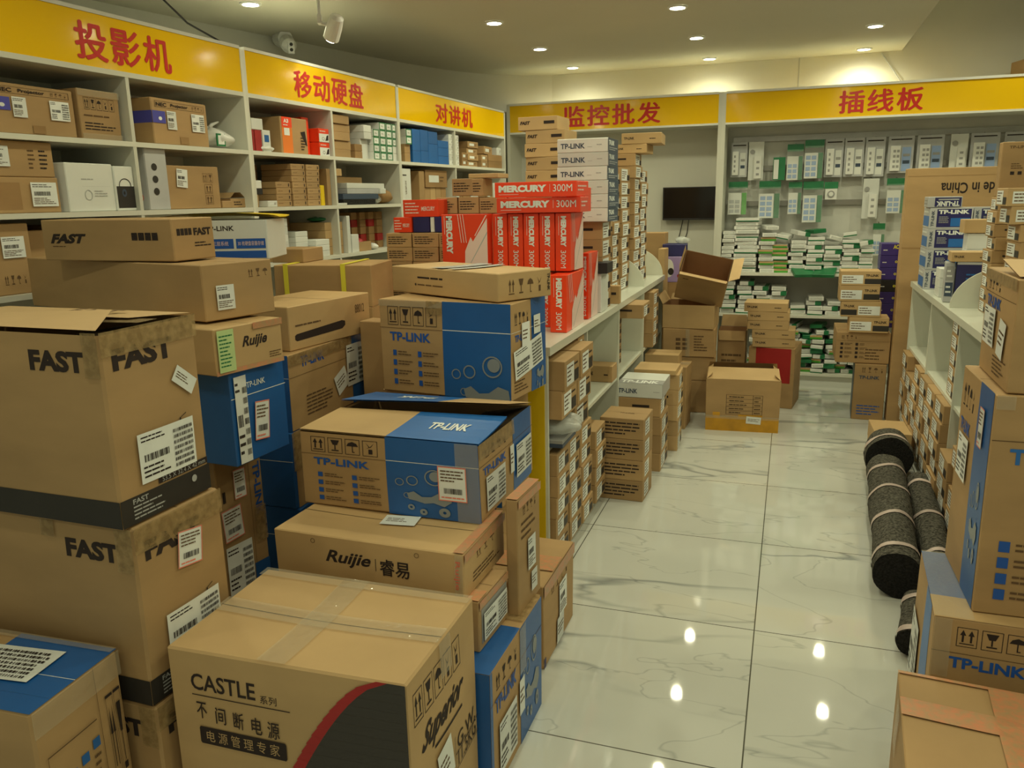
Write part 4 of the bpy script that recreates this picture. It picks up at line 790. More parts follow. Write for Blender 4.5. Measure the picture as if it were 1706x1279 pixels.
# ---- second unit, middle shelf: thin router boxes
hh = .0325
for ci, (s0, s1, n_, nm) in enumerate(((3.742, 3.876, 4, 'left'), (3.886, 4.016, 7, 'middle'), (4.02, 4.152, 7, 'right'))):
    for j in range(n_):
        sh_ = rnd.uniform(-.004, .004)
        lbox('thin brown router box, '+rank(n_-1-j, n_)+' of the '+nm+' column on the middle shelf', s0+sh_+.003, s1+sh_-.003, Z2+j*hh, Z2+j*hh+hh-.0008, 'kraft+dashR', dep=.2, a0=-.02, group='thin router boxes on the middle shelf')
for j in range(7): lbox('thin brown box, '+rank(6-j, 7)+' of the rear stack behind the router boxes', 3.67, 3.87, Z2+j*hh, Z2+j*hh+hh-.0008, 'kraft+dashR', dep=.14, a0=-.235, group='thin router boxes of the rear stack')
lbox('white rounded device box on the dark block by the divider', 3.565, 3.64, 1.66, 1.70, 'white_box', dep=.12)
lbox('dark block under the white device box by the divider', 3.565, 3.645, 1.63, 1.6595, 'black', dep=.12)
lbox('small brown box upright beneath the dark block', 3.565, 3.60, Z2, 1.629, 'kraft+small', dep=.1)
lbox('small brown box with dark window beneath the dark block', 3.605, 3.645, Z2, 1.629, 'kraft_light', dep=.1, a0=-.06)
lbox('small white box with black dots at the shelf edge', 3.652, 3.732, Z2, 1.597, 'white_box+small', dep=.08, a0=-.01)
lbox('yellow packet standing beside the router boxes', 4.162, 4.205, Z2, 1.68, 'yellow', dep=.05, name='product_packet', cat='packet', turn=4)
lbox('tall brown box behind the yellow packet', 4.172, 4.225, Z2, 1.79, 'kraft_dark', dep=.16, a0=-.12)
lbox('narrow brown box standing against the divider by the yellow packet', 4.238, 4.275, Z2, 1.775, 'kraft', dep=.2, a0=-.03)
lbox('small brown box against the divider in the last open bay', 4.31, 4.345, Z2, 1.735, 'kraft', dep=.2)
lbox('small brown box on the narrow one in the open bay', 4.31, 4.40, 1.736, 1.778, 'kraft_light', dep=.18)
lbox('long brown box lying across the silver boxes', 4.42, 4.74, 1.698, 1.735, 'kraft', dep=.10, a0=-.1)
for j in range(4): lbox(('silver grey slim box', 'plastic wrapped slim box', 'dark wrapped slim box', 'flat wrapped slim box')[j]+', '+rank(3-j, 4)+' of the pile in the open bay', 4.40+.05*(j > 1), 4.78+.04*j, Z2+j*.033, Z2+j*.033+.032, ('felt_dark', 'slate', 'card_grey', 'white_box')[j], dep=.22, a0=-.03)
lbox('white box end standing out beyond the silver boxes', 4.83, 4.90, Z2+.067, Z2+.1, 'white_box', dep=.16, a0=-.02)
bag('crumpled_bag', 'crumpled brown paper bag at the right end of the open bay', LP(-.14, 4.98, Z2), (.2, .15, .10), 'kraft_dark', 21)
bag('wrapped_parts', 'clear plastic bag of parts on the shelf below the silver boxes', LP(-.10, 4.845, Z2), (.12, .10, .06), 'film', 22)
lbox('small white card box at the shelf edge in the open bay', 4.30, 4.40, Z2, Z2+.012, 'white_box', dep=.07, a0=-.005)
# ---- second unit, lower shelf
for ci in range(2):
    for j in range(4): lbox('small white box, '+rank(3-j, 4)+' of the '+('left', 'right')[ci]+' white column on the lower shelf', 3.69+ci*.078, 3.765+ci*.078, Z3+.055+j*.043, Z3+.055+j*.043+.042, 'white_box', dep=.2, a0=-.04, group='small white boxes on the lower shelf')
lbox('small brown box under the white columns, left', 3.69, 3.765, Z3, Z3+.054, 'kraft', dep=.22); lbox('small brown box under the white columns, right', 3.768, 3.843, Z3, Z3+.054, 'kraft', dep=.22)
for j in range(3): lbox('white box, '+rank(2-j, 3)+' of three behind the white stacks', 3.85, 3.925, 1.37+j*.04, 1.37+j*.04+.039, 'white_box', dep=.16, a0=-.12, group='white boxes behind the white stacks')
lbox('pale grey carton carrying the three white boxes', 3.85, 3.925, Z3, 1.369, 'card_grey', dep=.16, a0=-.12)
for j in range(5): lbox('flat white box, '+rank(4-j, 5)+' of the taller white stack at the shelf edge', 3.935, 4.05, Z3+j*.030, Z3+j*.030+.0292, 'white_box', dep=.2, a0=-.06, group='flat white boxes, taller stack')
for j in range(3): lbox('flat white box, '+rank(2-j, 3)+' of the low white stack before the brown drawers', 4.055, 4.19, Z3+j*.033, Z3+j*.033+.032, 'white_box', dep=.2, a0=-.01, group='flat white boxes, low stack')
for j in range(4):
    o = lbox('brown drawer box with black finger slot, '+rank(3-j, 4)+' of the stack', 4.215, 4.40, Z3+j*.048, Z3+j*.048+.047, 'kraft_light+slotR', dep=.26, a0=-.05, group='brown drawer boxes')
lbox('dark brown box behind the white stacks on the lower shelf', 4.0, 4.2, Z3, 1.50, 'kraft_dark', dep=.1, a0=-.29)
bag('circuit_board_bundle', 'bundle of green circuit boards on the brown drawer boxes', LP(-.15, 4.30, Z3+.1925), (.14, .14, .03), 'green', 31, 'circuit boards')
lbox('tall narrow white box right of the brown drawers', 4.405, 4.44, Z3, 1.50, 'white_box', dep=.2, a0=-.02)
lbox('pale white carton right of the tall narrow one', 4.45, 4.53, Z3, 1.385, 'white_box', dep=.16, a0=-.02)
o = carton('open low brown box holding a dark red item on the lower shelf', *LP(-.10, 4.62, Z3), .14, .15, .062, math.degrees(PHI), K, open_top=True, name='open_box', cat='box')
bag('wrapped_parts', 'dark red wrapped item inside the open low brown box', LP(-.10, 4.62, Z3+.004), (.10, .11, .075), 'dark_red', 33)
bag('plastic_bag', 'clear plastic bag on the lower shelf behind the open low box', LP(-.24, 4.56, Z3), (.13, .16, .16), 'film', 34)
bag('cable_coil', 'coil of pale cable at the edge of the lower shelf', LP(-.07, 4.76, Z3), (.10, .09, .04), 'plastic_white', 35, 'cable')
nb = 0
for ci in range(4):
    for j in range(5):
        m2 = 'dark_red' if (ci*2+j*3) % 4 == 1 else 'kraft_dark'
        lbox(('dark red' if m2 == 'dark_red' else 'brown')+' small box, '+rank(4-j, 5)+' of the '+wds[ci]+' chequered column', 4.74+ci*.075, 4.812+ci*.075, Z3+j*.048, Z3+j*.048+.047, m2, dep=.12, a0=-.2+.02*ci, group='chequered red and brown boxes')
# ---- third unit middle shelf
o = lbox('tall white display card box with dark script by the divider', 5.11, 5.255, Z2, 1.80, 'white_box', dep=.08, a0=-.02)
m_ = MB(); draw(m_, .08, .145, .235, [('lines', 'R', .2, .76, .8, .86, 1, 'ink'), ('t', 'R', .4, .25, .56, .66, '对讲机', 'ink_soft', 0, -90)]); m_.build('lettering', o)
lbox('dark brown carton in the bay beside the white display card', 5.275, 5.385, Z2, 1.79, 'kraft_dark', dep=.3, a0=-.10)
lbox('light brown narrow carton standing near the white display card', 5.40, 5.48, Z2, 1.79, 'kraft', dep=.3, a0=-.03)
lbox('brown carton with pale label, upper one in the bay', 5.50, 5.86, 1.675, 1.80, 'kraft_dark+small', dep=.3, a0=-.03)
for i in range(4): lbox('brown carton of the lower row in the bay, '+wds[i]+' from the left', 5.50+i*.09, 5.585+i*.09, Z2, 1.674, ('kraft', 'kraft_light', 'kraft', 'kraft_dark')[i], dep=.28, a0=-.04, group='brown cartons lower row')
for i in range(6): lbox('small box at the far end of the middle shelf, '+(wds+('fifth', 'sixth'))[i]+' from the left', 5.99+i*.16, 6.13+i*.16, Z2, 1.66+.03*((i*7) % 3), ('kraft+small', 'kraft_dark', 'white_box', 'kraft', 'kraft+small', 'white_box')[i], dep=.25, a0=-.03, group='small boxes at the far end of the middle shelf')
# ================================================================= on the left counter
def mercury(label, x, y, z, w, d, h, a, kind, **k):
    """red router boxes: 'spine' narrow front with vertical lettering, cover art on the right side; 'flat' lying; 'cover' cover to the front"""
    art = lambda F, u0, u1: [('p', F, [(u0+(u1-u0)*a_, b2) for a_, b2 in ((.28, .0), (.30, .35), (.48, .60), (.55, .52), (1, .93), (1, 0))], 'pale_pink'), ('p', F, [(u0+(u1-u0)*.36, 0.04), (u0+(u1-u0)*.38, .04), (u0+(u1-u0)*1, .66), (u0+(u1-u0)*1, .70)], 'grey_print')]+[('p', F, [(u0+(u1-u0)*t, 1), (u0+(u1-u0)*(t+.02), 1), (u0+(u1-u0)*(t+.12), .5), (u0+(u1-u0)*(t+.10), .5)], 'pale_pink') for t in (.08, .16, .24)]+[('p', F, [(u0+(u1-u0)*.6, .62), (u0+(u1-u0)*.63, .62), (u0+(u1-u0)*1, .98), (u0+(u1-u0)*.96, .98)], 'pale_pink')]
    if kind == 'spine': its = [('t', 'F', .36, .42, .72, .95, 'MERCURY', 'paper', .06, -90), ('t', 'F', .36, .05, .70, .36, '300M', 'paper', .0, -90), ('r', 'F', .22, .62, .25, .95, 'pale_pink')]+art('R', 0, 1)
    elif kind == 'cover': its = [('t', 'F', .10, .30, .24, .97, 'MERCURY', 'paper', .06, -90), ('r', 'F', .06, .65, .072, .97, 'pale_pink')]+art('F', .30, 1)
    elif kind == 'flat': its = [('t', 'F', .05, .34, .64, .80, 'MERCURY', 'paper', .06), ('r', 'F', .68, .30, .684, .82, 'pale_pink'), ('t', 'F', .72, .34, .95, .80, '300M', 'paper', 0), ('r', 'F', .05, .18, .3, .21, 'pale_pink'), ('lines', 'R', .1, .3, .9, .8, 2, 'pale_pink'), ('lines', 'L', .1, .3, .9, .8, 3, 'pale_pink')]
    else: its = [('lines', 'F', .06, .15, .45, .88, 4, 'pale_pink'), ('t', 'F', .52, .35, .9, .6, 'MERCURY', 'pale_pink', .03)]
    return carton(label, x, y, z, w, d, h, a, 'red', its, seam=None, name='router_box', cat='box', r=.002, **k)
G = 'red router boxes standing in a row'
mercury('red router box standing alone at the counter edge below the upright row', -.955, 3.55, 1.001, .075, .33, .253, 1, 'spine')
for i in range(5):
    mercury('red router box standing upright with white lettering, '+('rightmost', 'second from the right', 'middle', 'second from the left', 'leftmost')[i]+' of the row', -.958-.0745*i, 3.60, 1.262, .071, .20, .255, -2, 'spine')
for i in range(4): mercury('red router box of the supporting row below, '+('right', 'second', 'third', 'left')[i], -1.055-.083*i, 3.62, 1.001, .075, .20, .252, 0, 'spine')
mercury('red router box standing with its cover art to the front, left of the upright row', -1.42, 3.50, 1.262, .225, .07, .256, 0, 'cover')
mercury('red router box lying low beneath the one showing its cover', -1.475, 3.55, 1.001, .20, .20, .26, 0, 'side')
mercury('red box with white lettering, lower of the two lying across the upright row', -1.075, 3.575, 1.520, .383, .19, .066, 3, 'flat')
mercury('red box with white lettering, upper of the two lying across the upright row', -1.08, 3.575, 1.588, .383, .19, .066, -2, 'flat')
mercury('red router box end peeking out behind the two lying ones', -.99, 3.76, 1.518, .16, .12, .11, 0, 'side')
mercury('bright red and white box leaning beside the upright boxes, turned sideways', -.935, 3.90, 1.001, .035, .20, .32, 0, 'spine')
sbox('tall white box standing at the counter edge behind the red boxes', -.945, 4.12, 1.001, .075, .16, .20, 'white_box')
sbox('black box with white label lying on the tall white box', -.93, 4.10, 1.202, .11, .14, .055, 'black+labF')
sbox('small brown box at the counter edge by the label columns', -.92, 4.42, 1.001, .07, .05, .10, 'kraft+markF')
# white stack
for j in range(6):
    o = carton('white router box with dark printed end, '+rank(5-j, 6)+' of the white stack', -1.015+rnd.uniform(-.003, .003), 4.2, 1.4605+j*.0685, .262, .245, .0675, rnd.uniform(-1, 1), 'white_box',
           [('t', 'F', .07, .28, .55, .66, 'TP-LINK', 'slate', .03), ('lines', 'F', .60, .35, .72, .42, 1, 'grey_print'), ('lines', 'F', .78, .45, .95, .6, 1, 'grey_print'), ('r', 'R', 0, 0, 1, 1, 'slate'), ('t', 'R', .08, .5, .6, .85, 'TP-LINK', 'paper', .04), ('lines', 'R', .1, .12, .9, .4, 2, 'card_grey')], seam=None, name='router_box', cat='box')
for j in range(5):
    sbox('brown box with long label, '+rank(4-j, 5)+' of those under the white stack', -1.02, 4.22, 1.001+j*.0918, .20, .21, .091, 'kraft+labRw+markF', group='brown boxes under the white stack')
# FAST stack
for j in range(14):
    dx = rnd.uniform(-.008, .008)+(-.03 if j == 13 else .012 if j == 12 else 0)
    sbox('flat brown router box, '+rank(13-j, 14)+' of the tall stack below the yellow sign', -1.34+dx, 4.62, 1.001+j*.0735, .232, .23, .0728, 'kraft_light+fastF', rnd.uniform(-2, 2)-3, group='flat brown router boxes in the tall stack')
# label columns
def column(n, x, y, d, h, nm, w=.24, z=1.001, style='kraft+labRw+markF', grp='labelled brown boxes in columns on the counter'):
    for j in range(n): sbox('labelled brown box, '+rank(n-1-j, n)+' of the '+nm, x+rnd.uniform(-.006, .006), y+rnd.uniform(-.003, .003), z+j*h, w, d, h-.0012, style, rnd.uniform(-1.5, 1.5), group=grp, name='router_box')
column(6, -1.09, 4.67, .18, .075, 'column nearest the white stack', .16)
column(10, -1.12, 4.90, .20, .072, 'second column on the counter', .22)
column(9, -1.12, 5.155, .26, .084, 'column before the first curved divider', .24)
column(11, -1.10, 5.46, .24, .0775, 'tall column between the curved dividers', .24)
column(9, -1.12, 5.74, .27, .084, 'column before the last curved divider', .26)
column(8, -1.40, 5.5, .3, .09, 'rear column behind the tall one', .28, style='kraft+markF')
sbox('flat brown router box, upper one capping the tall label column', -.955, 5.50, 1.9125, .255, .30, .066, 'kraft_light+logoF', 4)
sbox('flat brown router box, lower one capping the tall label column', -1.02, 5.48, 1.8550, .22, .26, .056, 'kraft_light+logoF', 0)
# small brown boxes and others toward the rear edge
for r_ in range(6):
    for c in range(3):
        sbox('small brown carton, '+rank(5-r_, 6)+' of the '+('left', 'middle', 'right')[c]+' pile behind the strapped carton', -1.885+c*.146, 3.80, 1.001+r_*.0705, .141, .16, .0695, 'kraft+linesF', rnd.uniform(-2, 2), group='small brown cartons behind the strapped carton')
mercury('red flat box, upper one on the small brown cartons', -1.78, 3.83, 1.502, .195, .12, .085, 1, 'side')
mercury('red flat box, lower one on the small brown cartons', -1.88, 3.82, 1.4255, .10, .12, .075, 0, 'side')
sbox('navy box with white print, left of two beside the lower red box', -1.780, 3.82, 1.4255, .09, .10, .076, 'navy+lnavy' if False else 'navy', 0)
sbox('navy box with white print, right of two beside the lower red box', -1.670, 3.82, 1.4255, .07, .10, .076, 'navy', 0)
sbox('pale box upright between the two navy boxes', -1.720, 3.82, 1.4255, .022, .09, .076, 'white_box', 0)
for nm, x, z, w, h, a in (('tilted, upper left of the heap', -1.60, 1.602, .112, .085, 3), ('lower left of the heap', -1.69, 1.5135, .115, .082, 2), ('lower middle of the heap', -1.565, 1.5135, .112, .082, -1), ('lower right of the heap', -1.46, 1.5135, .092, .078, 0), ('upper right of the heap', -1.515, 1.60, .058, .085, 0)):
    sbox('small brown carton '+nm+' behind the red boxes', x, 3.96, z, w, .14, h, 'kraft+linesF', a)
for r_ in range(6):
    for c in range(2): sbox('plain brown carton, '+rank(5-r_, 6)+' of the '+('left', 'right')[c]+' pile carrying the tilted heap', -1.66+c*.15, 4.02, 1.001+r_*.0852, .145, .2, .0845, 'kraft', group='plain brown cartons under the heap')
sbox('flat brown box lying open across the small carton heap', -1.49, 3.99, 1.688, .16, .16, .022, 'kraft_light', 0)
# ---- inside and in front of the left counter
GI = 'labelled boxes stored in the first counter bay'
for c, (y, nm) in enumerate(((3.185, 'near'), (3.445, 'far'))):
    for j in range(1 if c == 0 else 0, 3):
        sbox('labelled brown box in the first counter bay, '+rank(2-j, 3)+' of the '+nm+' column', -1.005+.012*j, y, .567+j*.1235, .29, .235, .1225, 'kraft+labR+markF'+('+stripe' if j == 0 else ''), rnd.uniform(-1, 1), group=GI)
for j in range(4): sbox('small brown box beyond the first bay columns, '+rank(3-j, 4), -1.05, 3.63, .567+j*.095, .28, .12, .094, 'kraft+labR', group=GI+' rear')
for c, (y, dl, n_) in enumerate(((3.163, .205, 5), (3.376, .205, 5), (3.590, .205, 5), (3.865, .22, 4))):
    for j in range(n_):
        sbox('labelled brown box low in the left counter, '+rank(n_-1-j, n_)+' in the '+wds[c]+' column', -1.02+rnd.uniform(-.01, .01), y, .063+j*.0955, .30, dl, .0945, 'kraft+labR+markF', rnd.uniform(-.8, .8), group='labelled boxes on the bottom shelf of the left counter', name='router_box')
o = bag('plastic_bag', 'clear plastic bag with grey slim boxes, hanging over the first counter bay', (-.90, 3.19, .602), (.20, .26, .085), 'film', 41)
for j in range(2): sbox('grey slim box under the clear bag in the first counter bay, '+('lower', 'upper')[j], -.99, 3.185, .567+.017*j, .28, .22, .0165, ('slate', 'grey')[j])
sbox('small brown box beneath the near labelled column, behind the bag', -1.16, 3.185, .602, .10, .22, .086, 'kraft', name='product_box')
sbox('brown box with dark lettering standing on the middle shelf of the counter', -.985, 4.385, .567, .16, .13, .092, 'kraft+logoF', 0)
for j in range(5): sbox('brown box with label inside the third counter bay, '+rank(4-j, 5), -1.08, 4.80, .567+j*.062, .22, .2, .0612, 'kraft+labR', group='boxes in the third counter bay')
sbox('brown box overhanging the third counter bay just under the worktop', -.93, 4.80, .8785, .26, .24, .082, 'kraft+labR+markF', 0)
for j in range(4): sbox('brown box in the last counter bay, '+rank(3-j, 4)+' of the stack', -.99, 5.55, .567+j*.095, .26, .22, .094, 'kraft+labR+markF', group='boxes in the last counter bay')
# piles on the floor by the counter
for j in range(4):
    carton('brown box with printed lines, '+rank(3-j, 4)+' of the floor stack by the counter', -.782, 4.125, j*.1135, .235, .24, .1125, -1.9+rnd.uniform(-1, 1), K,
           [('lines', 'F', .1, .18, .9, .85, 4, 'ink'), ('r', 'R', .15, .15, .6, .85, 'paper'), ('lines', 'R', .2, .2, .55, .8, 4, 'ink_soft'), ('t', 'T', .35, .4, .7, .5, 'TP-LINK', 'ink_soft', 0)], name='product_box', cat='box', group=None)
for j in range(3): sbox('brown box with end label, '+rank(2-j, 3)+' of those below the white floor box', -.78, 4.66, j*.11, .25, .3, .109, 'kraft+labR+markF', rnd.uniform(-1, 1), group='brown boxes below the white floor box')
sbox('brown box with dark mark, directly below the white floor box', -.79, 4.66, .331, .25, .3, .108, 'kraft+labR+markF', 1)
carton('white router box with dark edge lettering on the floor pile by the counter', -.782, 4.66, .441, .262, .30, .085, 0, 'white_box', [('t', 'F', .02, .3, .45, .62, 'TP-LINK', 'slate', .03), ('lines', 'F', .8, .4, .95, .5, 1, 'grey_print'), ('r', 'T', 0, .0, 1, .35, 'grey'), ('t', 'T', .05, .05, .9, .28, 'TP-LINK', 'paper', .04), ('r', 'R', 0, 0, 1, 1, 'card_grey')], seam=None, name='router_box', cat='box')
for j in range(5): sbox('brown box, '+rank(4-j, 5)+' of the stack behind the white floor box', -.735, 5.06, j*.099, .24, .26, .098, 'kraft_light+labR+markF', rnd.uniform(-2, 2), group='brown boxes stacked behind the white floor box')
sbox('flat brown lid box on the stack behind the white floor box', -.76, 5.03, .4955, .26, .24, .03, 'kraft_light', 0)
carton('tall plain brown carton on the floor near the far end of the counter', -.755, 5.56, 0, .27, .22, .44, -3, K, [], [], [('T', 0, .3, 1, .7, 'tape_clear')], n=2)
sbox('taped brown box on top of the tall plain carton', -.80, 5.56, .4415, .23, .2, .075, 'kraft_light+seam', 0)
# ================================================================= open boxes and stacks in the far aisle
def open_carton(label, x, y, z, w, d, h, a, items=(), stickers=(), tapes=(), flaps=(), tilt=None, mat=K, **k):
    o = carton(label, x, y, z, w, d, h, a, mat, items, stickers, tapes, open_top=True, seam=None, **k)
    m_ = MB(); t = .006
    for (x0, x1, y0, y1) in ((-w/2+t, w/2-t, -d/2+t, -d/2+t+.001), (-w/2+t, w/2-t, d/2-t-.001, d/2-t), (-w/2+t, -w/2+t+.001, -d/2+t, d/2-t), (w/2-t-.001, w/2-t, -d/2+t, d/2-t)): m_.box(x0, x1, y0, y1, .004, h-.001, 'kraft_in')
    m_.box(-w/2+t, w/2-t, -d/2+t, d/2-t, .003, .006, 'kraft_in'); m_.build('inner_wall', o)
    for (F, ln, ang) in flaps:   # flap hinged on an edge, ang from vertical outward
        m_ = MB(); c, s = math.cos(math.radians(ang)), math.sin(math.radians(ang))
        for th in (0, .003):
            if F in 'FB':
                sg = -1 if F == 'F' else 1; y_e = sg*d/2
                p = [(-w/2+.004, y_e, h+th*s), (w/2-.004, y_e, h+th*s), (w/2-.012, y_e+sg*s*ln, h+c*ln+th*s), (-w/2+.012, y_e+sg*s*ln, h+c*ln+th*s)]
            else:
                sg = -1 if F == 'L' else 1; x_e = sg*w/2
                p = [(x_e, -d/2+.004, h+th*s), (x_e, d/2-.004, h+th*s), (x_e+sg*s*ln, d/2-.012, h+c*ln+th*s), (x_e+sg*s*ln, -d/2+.012, h+c*ln+th*s)]
            m_.poly(p, 'kraft_light')
        m_.build('flap', o)
    if tilt: o.rotation_euler = tilt
    return o
its = [('r', 'F', 0, 0, 1, .27, 'tape_yellow'), ('r', 'F', .10, .27, .2, .36, 'tape_yellow'), ('r', 'F', .45, .27, .78, .33, 'tape_yellow')]
for i in range(6): its.append(('r', 'F', .28, .33+i*.075, .77, .334+i*.075, 'ink'))
for uu in (.28, .64, .766): its.append(('r', 'F', uu, .33, uu+.004, .705, 'ink'))
for i in range(5): its += [('lines', 'F', .32, .35+i*.075, .58, .385+i*.075, 1, 'ink'), ('lines', 'F', .66, .35+i*.075, .75, .385+i*.075, 1, 'ink')]
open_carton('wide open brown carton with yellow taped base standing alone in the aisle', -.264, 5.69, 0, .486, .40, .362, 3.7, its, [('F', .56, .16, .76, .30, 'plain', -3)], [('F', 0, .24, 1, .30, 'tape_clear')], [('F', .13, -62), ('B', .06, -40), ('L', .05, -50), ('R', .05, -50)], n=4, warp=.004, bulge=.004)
carton('tall brown carton with a red panel behind the open taped carton', -.065, 6.39, 0, .335, .36, .460, -8, K, [('r', 'F', .16, .42, .92, .99, 'dark_red'), ('r', 'R', 0, .9, 1, 1, 'kraft_light')], [('F', .48, .52, .66, .66, 'plain', 0)], [('T', 0, .9, 1, 1, 'tape_clear')], n=3)
for j, (x, w) in enumerate(((-.083, .305), (-.083, .305), (-.125, .295), (-.125, .30), (-.145, .31))):
    sbox('flat brown router box, '+rank(4-j, 5)+' of the stack on the red panelled carton', x, 6.33, .462+j*.0665, w, .24, .0655, 'kraft_light+logoF', rnd.uniform(-2, 2), group=None)
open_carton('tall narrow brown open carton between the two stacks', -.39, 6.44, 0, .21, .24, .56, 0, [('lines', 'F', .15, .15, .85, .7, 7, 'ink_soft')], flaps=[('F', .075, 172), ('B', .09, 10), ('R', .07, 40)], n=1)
carton('brown carton on the floor, lowest of the leaning aisle stack', -.655, 6.06, 0, .30, .30, .245, 6, K, n=2, warp=.004)
carton('brown carton, second of the leaning aisle stack', -.655, 6.06, .247, .34, .30, .175, 4, K, [('r', 'F', 0, 0, 1, .03, 'kraft_dark')], n=2, warp=.004)
carton('brown carton with six printed squares and a strip of creased tape', -.675, 6.06, .424, .37, .32, .205, 2, K, [('r', 'F', .25+.13*(i % 2), .25+.16*(i//2), .34+.13*(i % 2), .35+.16*(i//2), 'ink_soft') for i in range(6)]+[('lines', 'F', .6, .2, .85, .8, 6, 'ink_soft')], [], [('F', .44, 0, .52, 1, 'paper_tape')] if False else [('F', .44, 0, .52, 1, 'tape_clear')], n=3, warp=.005)
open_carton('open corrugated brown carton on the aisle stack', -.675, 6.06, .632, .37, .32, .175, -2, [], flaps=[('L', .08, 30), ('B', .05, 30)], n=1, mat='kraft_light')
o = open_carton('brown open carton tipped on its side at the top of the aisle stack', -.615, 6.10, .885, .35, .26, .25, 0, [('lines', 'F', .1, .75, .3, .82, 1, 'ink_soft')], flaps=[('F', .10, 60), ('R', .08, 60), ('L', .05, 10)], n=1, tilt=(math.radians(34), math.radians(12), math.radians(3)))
sbox('navy camera box lying slanted beside the tipped carton', -.86, 6.47, 1.125, .19, .2, .088, 'navy+lbl' if False else 'navy', 6)
t = carton('lilac box printed with a white security camera', -.85, 6.46, .922, .16, .2, .198, 4, 'lilac', [('d', 'F', .18, .55, .26, .36, 'plastic_white'), ('d', 'F', .30, .42, .14, .14, 'band'), ('d', 'F', .66, .25, .05, .07, 'dark_red')], seam=None, name='product_box', cat='box')
for j in range(3): sbox('brown box below the lilac camera box, '+rank(2-j, 3), -.85, 6.47, .0+j*.307, .17, .22, .306, 'kraft', group='brown boxes below the lilac camera box')
carton('tall flat brown carton leaning upright at the far end of the counter', -1.03, 6.52, .0, .19, .16, 1.30, 0, K, n=1)
carton('thin brown carton standing beside the tall one at the counter end', -.925, 6.28, 0, .05, .14, 1.19, -4, 'kraft_light', n=1)
bag('wrapped_parts', 'clear wrapped part on top of the navy camera box', (-.81, 6.48, 1.214), (.11, .10, .05), 'film', 51)
# right side of the back area
its = [('lines', 'F', .15, .08, .95, .28, 4, 'blue_ink'), ('icons', 'F', .2, .84, .95, .97, 'ink_soft', 4, False), ('t', 'F', .16, .74, .80, .80, 'TP-LINK', 'slate', .03), ('r', 'L', 0, 0, 1, 1, 'slate')]
carton('tall brown carton with dark side standing on the floor by the right back shelf', .585, 6.165, 0, .206, .30, .401, -2.4, K, its, n=1)
its = [('r', 'F', 0, .72, 1, .725, 'ink_soft'), ('lines', 'F', .55, .1, .9, .5, 4, 'ink_soft')]
for i in range(2):
    for j in range(4): its += [('r', 'F', .08+.28*i, .58-j*.14, .13+.28*i, .66-j*.14, 'ink'), ('lines', 'F', .16+.28*i, .58-j*.14, .3+.28*i, .66-j*.14, 2, 'ink_soft')]
carton('wide brown carton carrying the four labelled router boxes', .520, 6.27, .404, .350, .45, .217, 0, K, its+[('icons', 'F', .08, .78, .4, .93, 'ink_soft', 4, False)], n=2)
for j, (x, st) in enumerate(((.546, 0), (.489, 1), (.469, 0), (.469, 0))):
    z = .625+j*.109; U = (lambda a: a) if not st else (lambda a: 1-a)
    carton('brown router box with long label, '+rank(3-j, 4)+' of the four by the purple boxes', x, 6.12, z, .257, .20, .1075 if j < 3 else .10, rnd.uniform(-1.5, 1.5), 'kraft_light', [('t', 'F', .62, .62, .94, .78, 'TP-LINK', 'ink', .03), ('r', 'F', .60, .12, 1, .48, 'band'), ('r', 'F', .03, .14, .56, .72, 'paper'), ('lines', 'F', .06, .2, .4, .66, 3, 'ink_soft')] if not st else
           [('t', 'F', .06, .62, .34, .78, 'TP-LINK', 'ink', .03), ('r', 'F', 0, .12, .40, .48, 'band'), ('r', 'F', .43, .14, .97, .72, 'paper'), ('lines', 'F', .46, .2, .8, .66, 3, 'ink_soft')], name='router_box', cat='box')
for j in range(7):
    m_s = 'purple' if j != 3 else 'black'
    carton(('purple' if j != 3 else 'black')+' box with pale lettering, '+rank(6-j, 7)+' of the dark stack by the tall carton', .668, 6.37, .625+j*.0857, .118, .16, .085, rnd.uniform(-1, 1), m_s, [('t', 'F', .66, .55, .95, .9, 'AC', 'strap', .04) if j == 6 else ('o', 'F', .88, .5, .07, .1, 'strap', .5), ('lines', 'F', .12, .35, .5, .55, 1, 'paper')], seam=None, name='product_box', cat='box')
carton('very tall flat brown carton with upside-down print standing behind the right counter', 1.122, 6.045, 0, .84, .14, 1.725, 0, K, [('t', 'F', .24, .905, .70, .945, 'Made in China', 'ink', .02, 180), ('r', 'F', 0, .84+.13, 1, .972, 'kraft_dark'), ('r', 'F', 0, .70, .14, .705, 'kraft_dark')], n=2, seam=None)
# ================================================================= on and in the right counter
TPF = [('r', 'F', 0, 0, 1, 1, 'card_grey'), ('r', 'F', .17, .06, .97, .94, 'navy'), ('r', 'F', .50, .10, .95, .50, 'blue_light'), ('t', 'F', .20, .70, .92, .90, 'TP-LINK', 'paper', .05), ('t', 'F', .04, .10, .11, .88, 'TP-LINK', 'slate', .03, 90), ('lines', 'F', .22, .25, .45, .6, 5, 'grey_print'), ('r', 'L', .06, .1, .94, .6, 'blue_light'), ('lines', 'L', .1, .7, .9, .9, 1, 'paper')]
for c in range(2):
    for j in range(4):
        carton('blue printed router box, '+rank(3-j, 4)+' of the '+('left', 'right')[c]+' stack on the right counter', .885+c*.232, 5.52, 1.001+j*.1205, .226, .24, .1195, rnd.uniform(-1, 1), 'card_grey', TPF, seam=None, name='router_box', cat='box')
carton('router box lying upside down on the left blue stack', .85, 5.50, 1.484, .18, .2, .062, -2, 'card_grey', [('r', 'F', .2, .08, .97, .92, 'navy'), ('t', 'F', .24, .12, .92, .58, 'TP-LINK', 'paper', .05, 180), ('r', 'F', .3, .68, .9, .8, 'card_grey'), ('lines', 'L', .1, .2, .9, .8, 2, 'grey')], seam=None, name='router_box', cat='box')
